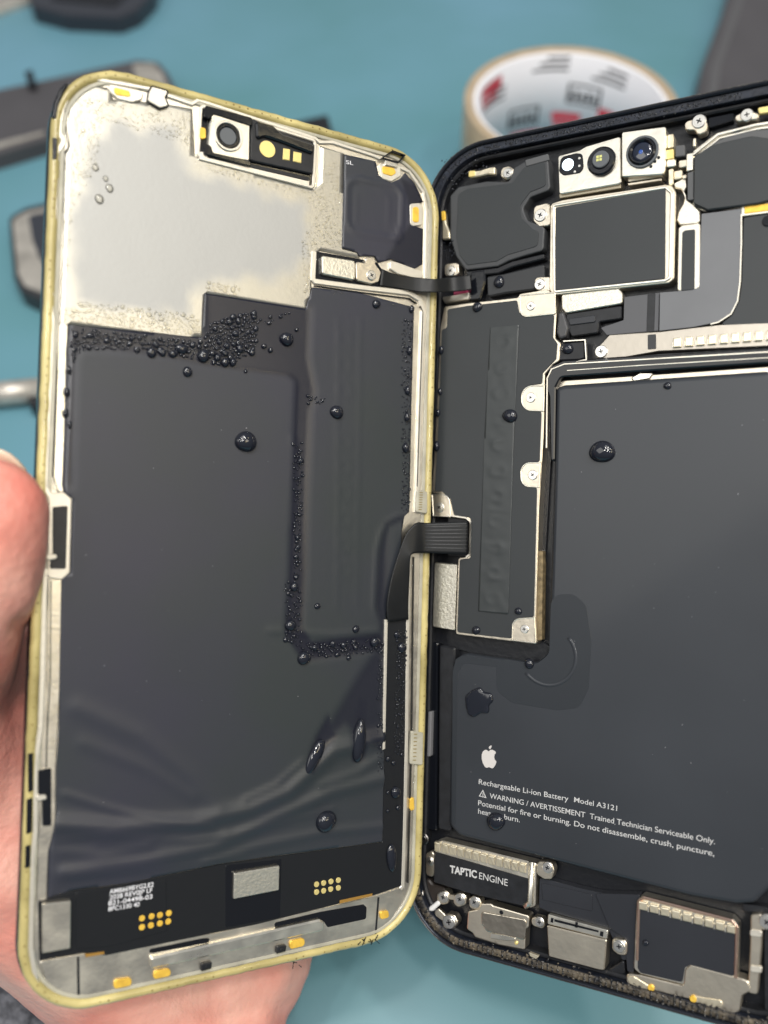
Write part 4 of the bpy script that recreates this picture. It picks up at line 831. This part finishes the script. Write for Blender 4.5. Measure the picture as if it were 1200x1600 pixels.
bpy.context.view_layer.update(); me2 = bpy.data.meshes.new_from_object(tmp.evaluated_get(bpy.context.evaluated_depsgraph_get())); bpy.data.objects.remove(tmp)
# creases
CR = [[c3(*q) for q in s] for s in ([(30,975,140),(60,1000,150)], [(0,1090,150),(40,1075,156)], [(0,1180,152),(60,1150,158)], [(0,1262,153),(60,1250,158)], [(0,1330,153),(50,1300,158)], [(140,1590,162),(330,1530,168),(480,1500,176)], [(200,1620,162),(330,1570,168)])]
import numpy as np
nv = len(me2.vertices); co = np.empty(nv * 3); me2.vertices.foreach_get('co', co); co = co.reshape(-1, 3); no = np.empty(nv * 3); me2.vertices.foreach_get('normal', no); no = no.reshape(-1, 3)
dd_ = np.zeros(nv)
for s_ in CR:
    for a, b_ in zip(s_, s_[1:]):
        A = np.array(a); ab = np.array(b_) - A; t = np.clip(((co - A) @ ab) / (ab @ ab), 0, 1); dist = np.linalg.norm(co - A - t[:, None] * ab, axis=1); dd_ += .0010 * np.exp(-(dist / .0013) ** 2)
co += no * (.00025 * np.sin(co[:, 0:1] * 400 + 3 * np.sin(co[:, 1:2] * 300)) - dd_[:, None]); me2.vertices.foreach_set('co', co.ravel())
me2.materials.clear(); me2.materials.append(SKIN); me2.polygons.foreach_set('use_smooth', [True] * len(me2.polygons)); me2.name = 'person'
hand = bpy.data.objects.new('person', me2); COL.objects.link(hand)
tag(hand, "person's bare left hand holding the phone screen, thumb on its edge and palm behind it", "person")
# thumb nail
nb = MB().mat(mat('nail', (.72, .55, .42), .3, coat=.4, sss=.1)); nb.smooth = True; rows = []
inv = CM.inverted()
for i in range(7):
    row = []
    for j in range(9):
        u = (j / 8 - .5) * 2; v = i / 6; cx, cy, cz = -8 + u * 50, 700 + 55 * v + 34 * u * u * (1 - v * .4), 141.5 + 3.5 * v + 2.6 * u * u
        p = c3(cx, cy, cz) / MM; row.append(p)
    rows.append(nb.loop(row))
for a, b_ in zip(rows, rows[1:]): nb.skin(a, b_, False)
nail = nb.build('thumb_nail'); nail.parent = hand; md = nail.modifiers.new('thickness', 'SOLIDIFY'); md.thickness = .0005
# sleeve
KN = mat('grey_knit', (.035, .037, .045), .85, var=1., vscale=520, col2=(.17, .175, .20), bump=1., bscale=600)
sb = MB().mat(KN); sb.smooth = True; rows = []
for i in range(40):
    row = []
    for j in range(40):
        px = -220 + 460 * j / 39; py = 1440 + 420 * i / 39; d = 205 + 10 * ((px - 0) / 200) ** 2 + 10 * ((py - 1650) / 200) ** 2
        p = c3(px, py, d) / MM; row.append(p + Vector([random.gauss(0, .35) for _ in range(3)]))
    rows.append(sb.loop(row))
for a, b_ in zip(rows, rows[1:]): sb.skin(a, b_, False)
slv = sb.build('sleeve'); slv.parent = hand; md = slv.modifiers.new('thickness', 'SOLIDIFY'); md.thickness = .003

# ================================================================== water
def droplet(P, x, y, rp, z, label, group, m=None, el=1., rot=0., h=.62, name='water_droplet'):
    c = P.l(x, y, z); r = (P.l(x, y + rp, z) - c).length
    b = MB().mat(m or DROPD); b.dome((0, 0), r, r * h * 1.15, 0, el=el, rot=rot, n=28, k=8, wob=.05)
    o = b.build(name); o.matrix_world = P.M @ Matrix.Translation(Vector((c.x, c.y, z)) * MM); tag(o, label, "water droplet", group); return o
GL = "water droplets on the screen's black film"; GR = "water droplets on the phone body"
BIG = [(384,690,17,"largest round droplet on the upper middle of the screen's black film"), (448,530,11,"round droplet just below the silver step of the screen's metal sheet"), (526,644,11,"lone round droplet on the right block of the screen film, level with the raised fold"),
       (509,1283,17,"big round droplet near the bottom of the screen film, above the gold pads"), (475,1028,11,"droplet at the lower left corner of the imprinted block"), (454,977,9,"droplet above the corner one at the foot of the dark band"), (460,917,7,"droplet in the lower part of the dark vertical band"),
       (586,1003,8,"droplet beside the top of the thin silver strip"), (556,983,6,"small droplet just left of the one by the silver strip"), (496,947,5,"small droplet on the wrinkled foot of the imprinted block"), (293,581,8,"lone droplet hanging below the fine beads, on the matte film"),
       (618,1238,9,"droplet on the narrow black strip above the lower right corner of the screen"), (588,475,7,"droplet just under the silver lip at the top of the right film block")]
for x, y, r_, lb_ in BIG: droplet(PL, x, y, r_, .46, lb_, GL)
for x, y, r_, el in [(237,551,8,1),(254,551,6,1),(270,553,6,1),(284,545,8,1.3),(318,556,10,1),(340,559,6,.9),(352,566,7,1),(364,566,7,.7),(352,552,5,1),(332,552,5,1),(375,545,7,.8),(394,551,5,1),(397,490,5,1),(359,503,5,1),(413,541,4,1),(423,547,4,1),(384,580,3,1),(464,515,3,1)]:
    droplet(PL, x, y, r_, .46, "small dark droplet in the bead cluster across the top of the screen film", "droplets in the top bead cluster", el=el)
for x, y, r_ in [(640,548,7),(637,610,7),(636,652,7),(634,700,8),(643,483,6)]: droplet(PL, x, y, r_, .5, "dark droplet against the silver lip at the right edge of the screen film", "droplets along the silver lip", el=.75)
for x, y, r_ in [(107,578,7),(104,612,8),(102,645,7),(109,664,6)]: droplet(PL, x, y, r_, .5, "half clear droplet at the left edge of the screen film", "droplets along the left film edge", el=.6)
for x, y, r_ in [(463,902,4),(465,840,4),(466,855,4),(463,870,4),(446,1000,4),(520,1006,5),(537,1008,5),(553,1003,4),(556,1012,4),(492,1012,5),(545,1028,4),(527,1023,4),(628,1012,8),(620,992,5),(615,1192,4),(622,1262,4),(606,1186,4),(606,1238,3),(606,1267,3),(470,720,5),(475,535,0.1)]:
    if r_ > 1: droplet(PL, x, y, r_, .46, "tiny dark bead scattered beside the dark band and strip of the screen film", "tiny beads on the lower film")
for x, y, r_, lb_, el, rt in [(492,1182,30,"long wet streak glinting on the lower film, left one of the pair",.36,-.5),(561,1158,36,"long wet streak glinting on the lower film, right one of the pair",.30,-.08),(612,1340,22,"long drip low on the narrow black strip near the screen's corner",.4,.05)]:
    droplet(PL, x, y, r_, .52, lb_, GL, el=el, rot=rt, h=.22)
for x, y, r_, lb_, z in [(797,650,11,"round droplet on the right edge of the board's embossed label strip",-.78),(941,706,18,"large oval droplet on the upper left of the battery",-1.1),(1043,603,6,"small droplet at the top edge of the battery",-1.1),(746,480,8,"droplet at the top edge of the logic board film",-.78),
        (744,985,7,"droplet at the bottom of the logic board film",-.78),(810,955,6,"small droplet left of the lower right board screw",-.78),(827,1037,8,"droplet in the notch of the battery below the logic board",-1.05),(775,1283,14,"droplet covering a word of the battery print",-1.05),
        (1009,1473,5,"small droplet on the dark film of the lower right module",-1.0),(887,545,9,"droplet on the small black block beside the battery's top corner",-1.28),(780,441,9,"droplet on the black clamp under the loudspeaker housing",-1.45)]:
    droplet(PR, x, y, r_, z, lb_, GR, el=1.1 if r_ > 9 else 1)
for x, y, r_ in [(690,547,7),(688,612,6),(685,645,6),(683,697,8)]: droplet(PR, x, y, r_, -.8, "dark droplet at the left edge of the logic board film, beside the screen", "droplets along the left board edge", el=.6)
# flat puddle on the battery
b = MB().mat(DROPD); c = PR.l(747, 1097, -1.1); b.smooth = True; old = [(-19,6),(-20,-10),(-8,-20),(4,-24),(10,-16),(22,-14),(24,-2),(17,6),(18,18),(4,17),(-6,24),(-15,20)]
b.prism(rnd(ccw([PR.l(747 + x, 1097 + y, -1.05) for x, y in old]), .7), -1.2, -.62, .42, 4); o = b.build('water_puddle'); o.matrix_world = PR.M; tag(o, "flat star shaped puddle on the battery above the white fruit emblem", "puddle")
# fine condensation, one object per patch
def mist(name, P, polys, n, r0, r1, z, m, label, hk=.48, dens=None, seg=8):
    b = MB().mat(m); pl = [P.L(q, z) for q in polys]; pts = []; grid = {}
    bx = [(min(p.x for p in q), max(p.x for p in q), min(p.y for p in q), max(p.y for p in q)) for q in pl]; ar = [abs(area2(q)) for q in pl]
    tries = 0
    while len(pts) < n and tries < n * 25:
        tries += 1; i = random.choices(range(len(pl)), ar)[0]; x0, x1, y0, y1 = bx[i]; p = Vector((random.uniform(x0, x1), random.uniform(y0, y1)))
        if not inside(p, pl[i]): continue
        if dens and random.random() > dens(p): continue
        r = r0 + (r1 - r0) * random.random() ** 2.2; g = (int(p.x // 1.2), int(p.y // 1.2)); ok = True
        for a in (-1, 0, 1):
            for c in (-1, 0, 1):
                for q, rq in grid.get((g[0] + a, g[1] + c), ()):
                    if (q - p).length < (r + rq) * .98: ok = False
        if not ok: continue
        grid.setdefault(g, []).append((p, r)); pts.append(p); b.dome(p, r, r * hk, z, n=seg, k=3, wob=.1)
    o = b.build(name); o.matrix_world = P.M; tag(o, label, "condensation", kind='stuff'); return o
mist('condensation', PL, [[(110,512),(318,534),(330,505),(400,485),(404,505),(396,548),(360,572),(300,560),(240,548),(160,545),(125,548),(112,575)], [(318,530),(340,500),(395,488),(402,540),(360,560),(318,556)]], 560, .20, .66, .46, DROPD, "fine dark beads across the top of the screen's black film")
mist('condensation', PL, [[(458,690),(474,690),(472,905),(460,905)], [(444,905),(470,905),(474,1000),(490,1012),(480,1020),(446,1000)], [(480,1005),(595,1000),(598,1018),(480,1030)], [(480,618),(508,622),(504,632),(480,630)], [(400,500),(470,482),(475,488),(405,512)]], 260, .15, .40, .47, DROPD, "fine beads down the dark band of the screen film")
mist('condensation', PL, [[(628,500),(644,500),(640,800),(628,800)], [(620,985),(636,985),(630,1180),(616,1180)], [(592,1005),(600,1005),(598,1220),(588,1220)], [(97,680),(106,680),(104,545),(112,545)], [(640,440),(675,440),(675,456),(640,456)]], 420, .12, .34, .5, DROPD, "fine beads along the right and left edges of the screen film")
mist('condensation', PL, [[(110,150),(300,172),(305,230),(160,185),(150,260),(112,330),(104,440),(92,500),(92,430),(98,240)], [(305,250),(490,298),(498,260),(536,250),(534,384),(500,392),(486,450),(478,475),(470,380),(500,330),(470,305),(305,262)]], 950, .10, .30, .15, DROPC, "fine clear beads over the silver metal sheet", hk=.38)
mist('condensation', PL, [[(90,480),(310,500),(316,524),(107,505),(90,505)], [(95,510),(107,510),(100,700),(84,700)], [(322,440),(375,448),(372,465),(322,456)], [(120,470),(300,490),(310,520),(110,500)]], 260, .2, .55, .15, DROPC, "larger clear beads on the silver sheet above the film", hk=.38)
mist('condensation', PL, [[(500,450),(650,472),(656,500),(650,780),(644,780),(648,486),(500,458)], [(612,408),(660,424),(655,432),(612,416)], [(640,880),(650,880),(648,1280),(640,1280)], [(75,910),(95,910),(90,1200),(82,1200)]], 420, .10, .26, .42, DROPC, "fine clear beads on the screen's silver lip", hk=.38)
mist('condensation', PR, [[(690,290),(712,262),(760,250),(770,262),(720,282),(704,300)], [(686,300),(698,300),(696,345),(688,345)], [(692,378),(708,376),(712,400),(694,405)], [(690,250),(780,222),(790,232),(700,270)]], 150, .10, .26, -1.0, DROPD, 'fine dark beads round the loudspeaker housing of the phone')
for x, y, r_, lb_ in [(155,311,8,"lowest and largest of the clear drops near the screen's upper left"),(171,294,7,"clear drop just above the largest one on the silver sheet"),(165,279,5,"clear drop in the middle of the short chain on the silver sheet"),(149,262,6,"topmost clear drop of the short chain on the silver sheet"),(130,204,3,"tiny clear drop high on the silver sheet")]:
    droplet(PL, x, y, r_, .14, lb_, "clear drops on the silver sheet", m=DROPC, el=.8, rot=.6, h=.5)

# lint and dust
DUST = mat('dust_speck', (.3, .3, .32), .7)
for P_, q, z, n, lb_ in ((PL, [(130,620),(440,620),(450,980),(590,1060),(590,1280),(110,1280)], .50, 26, "pale dust specks on the screen's black film"), (PR, [(880,620),(1195,600),(1195,1380),(730,1290),(730,1060),(870,1040)], -1.1, 34, "pale dust specks on the battery")):
    b = MB().mat(DUST); pl = P_.L(q, z); k = 0
    while k < n:
        p = Vector((random.uniform(min(v.x for v in pl), max(v.x for v in pl)), random.uniform(min(v.y for v in pl), max(v.y for v in pl))))
        if inside(p, pl): b.dome(p, random.uniform(.03, .08), .05, z + .08, el=random.choice([1, 1, 2.2]), rot=random.random() * 3, n=6, k=2); k += 1
    o = b.build('dust'); o.matrix_world = P_.M; tag(o, lb_, "dust", kind='stuff')
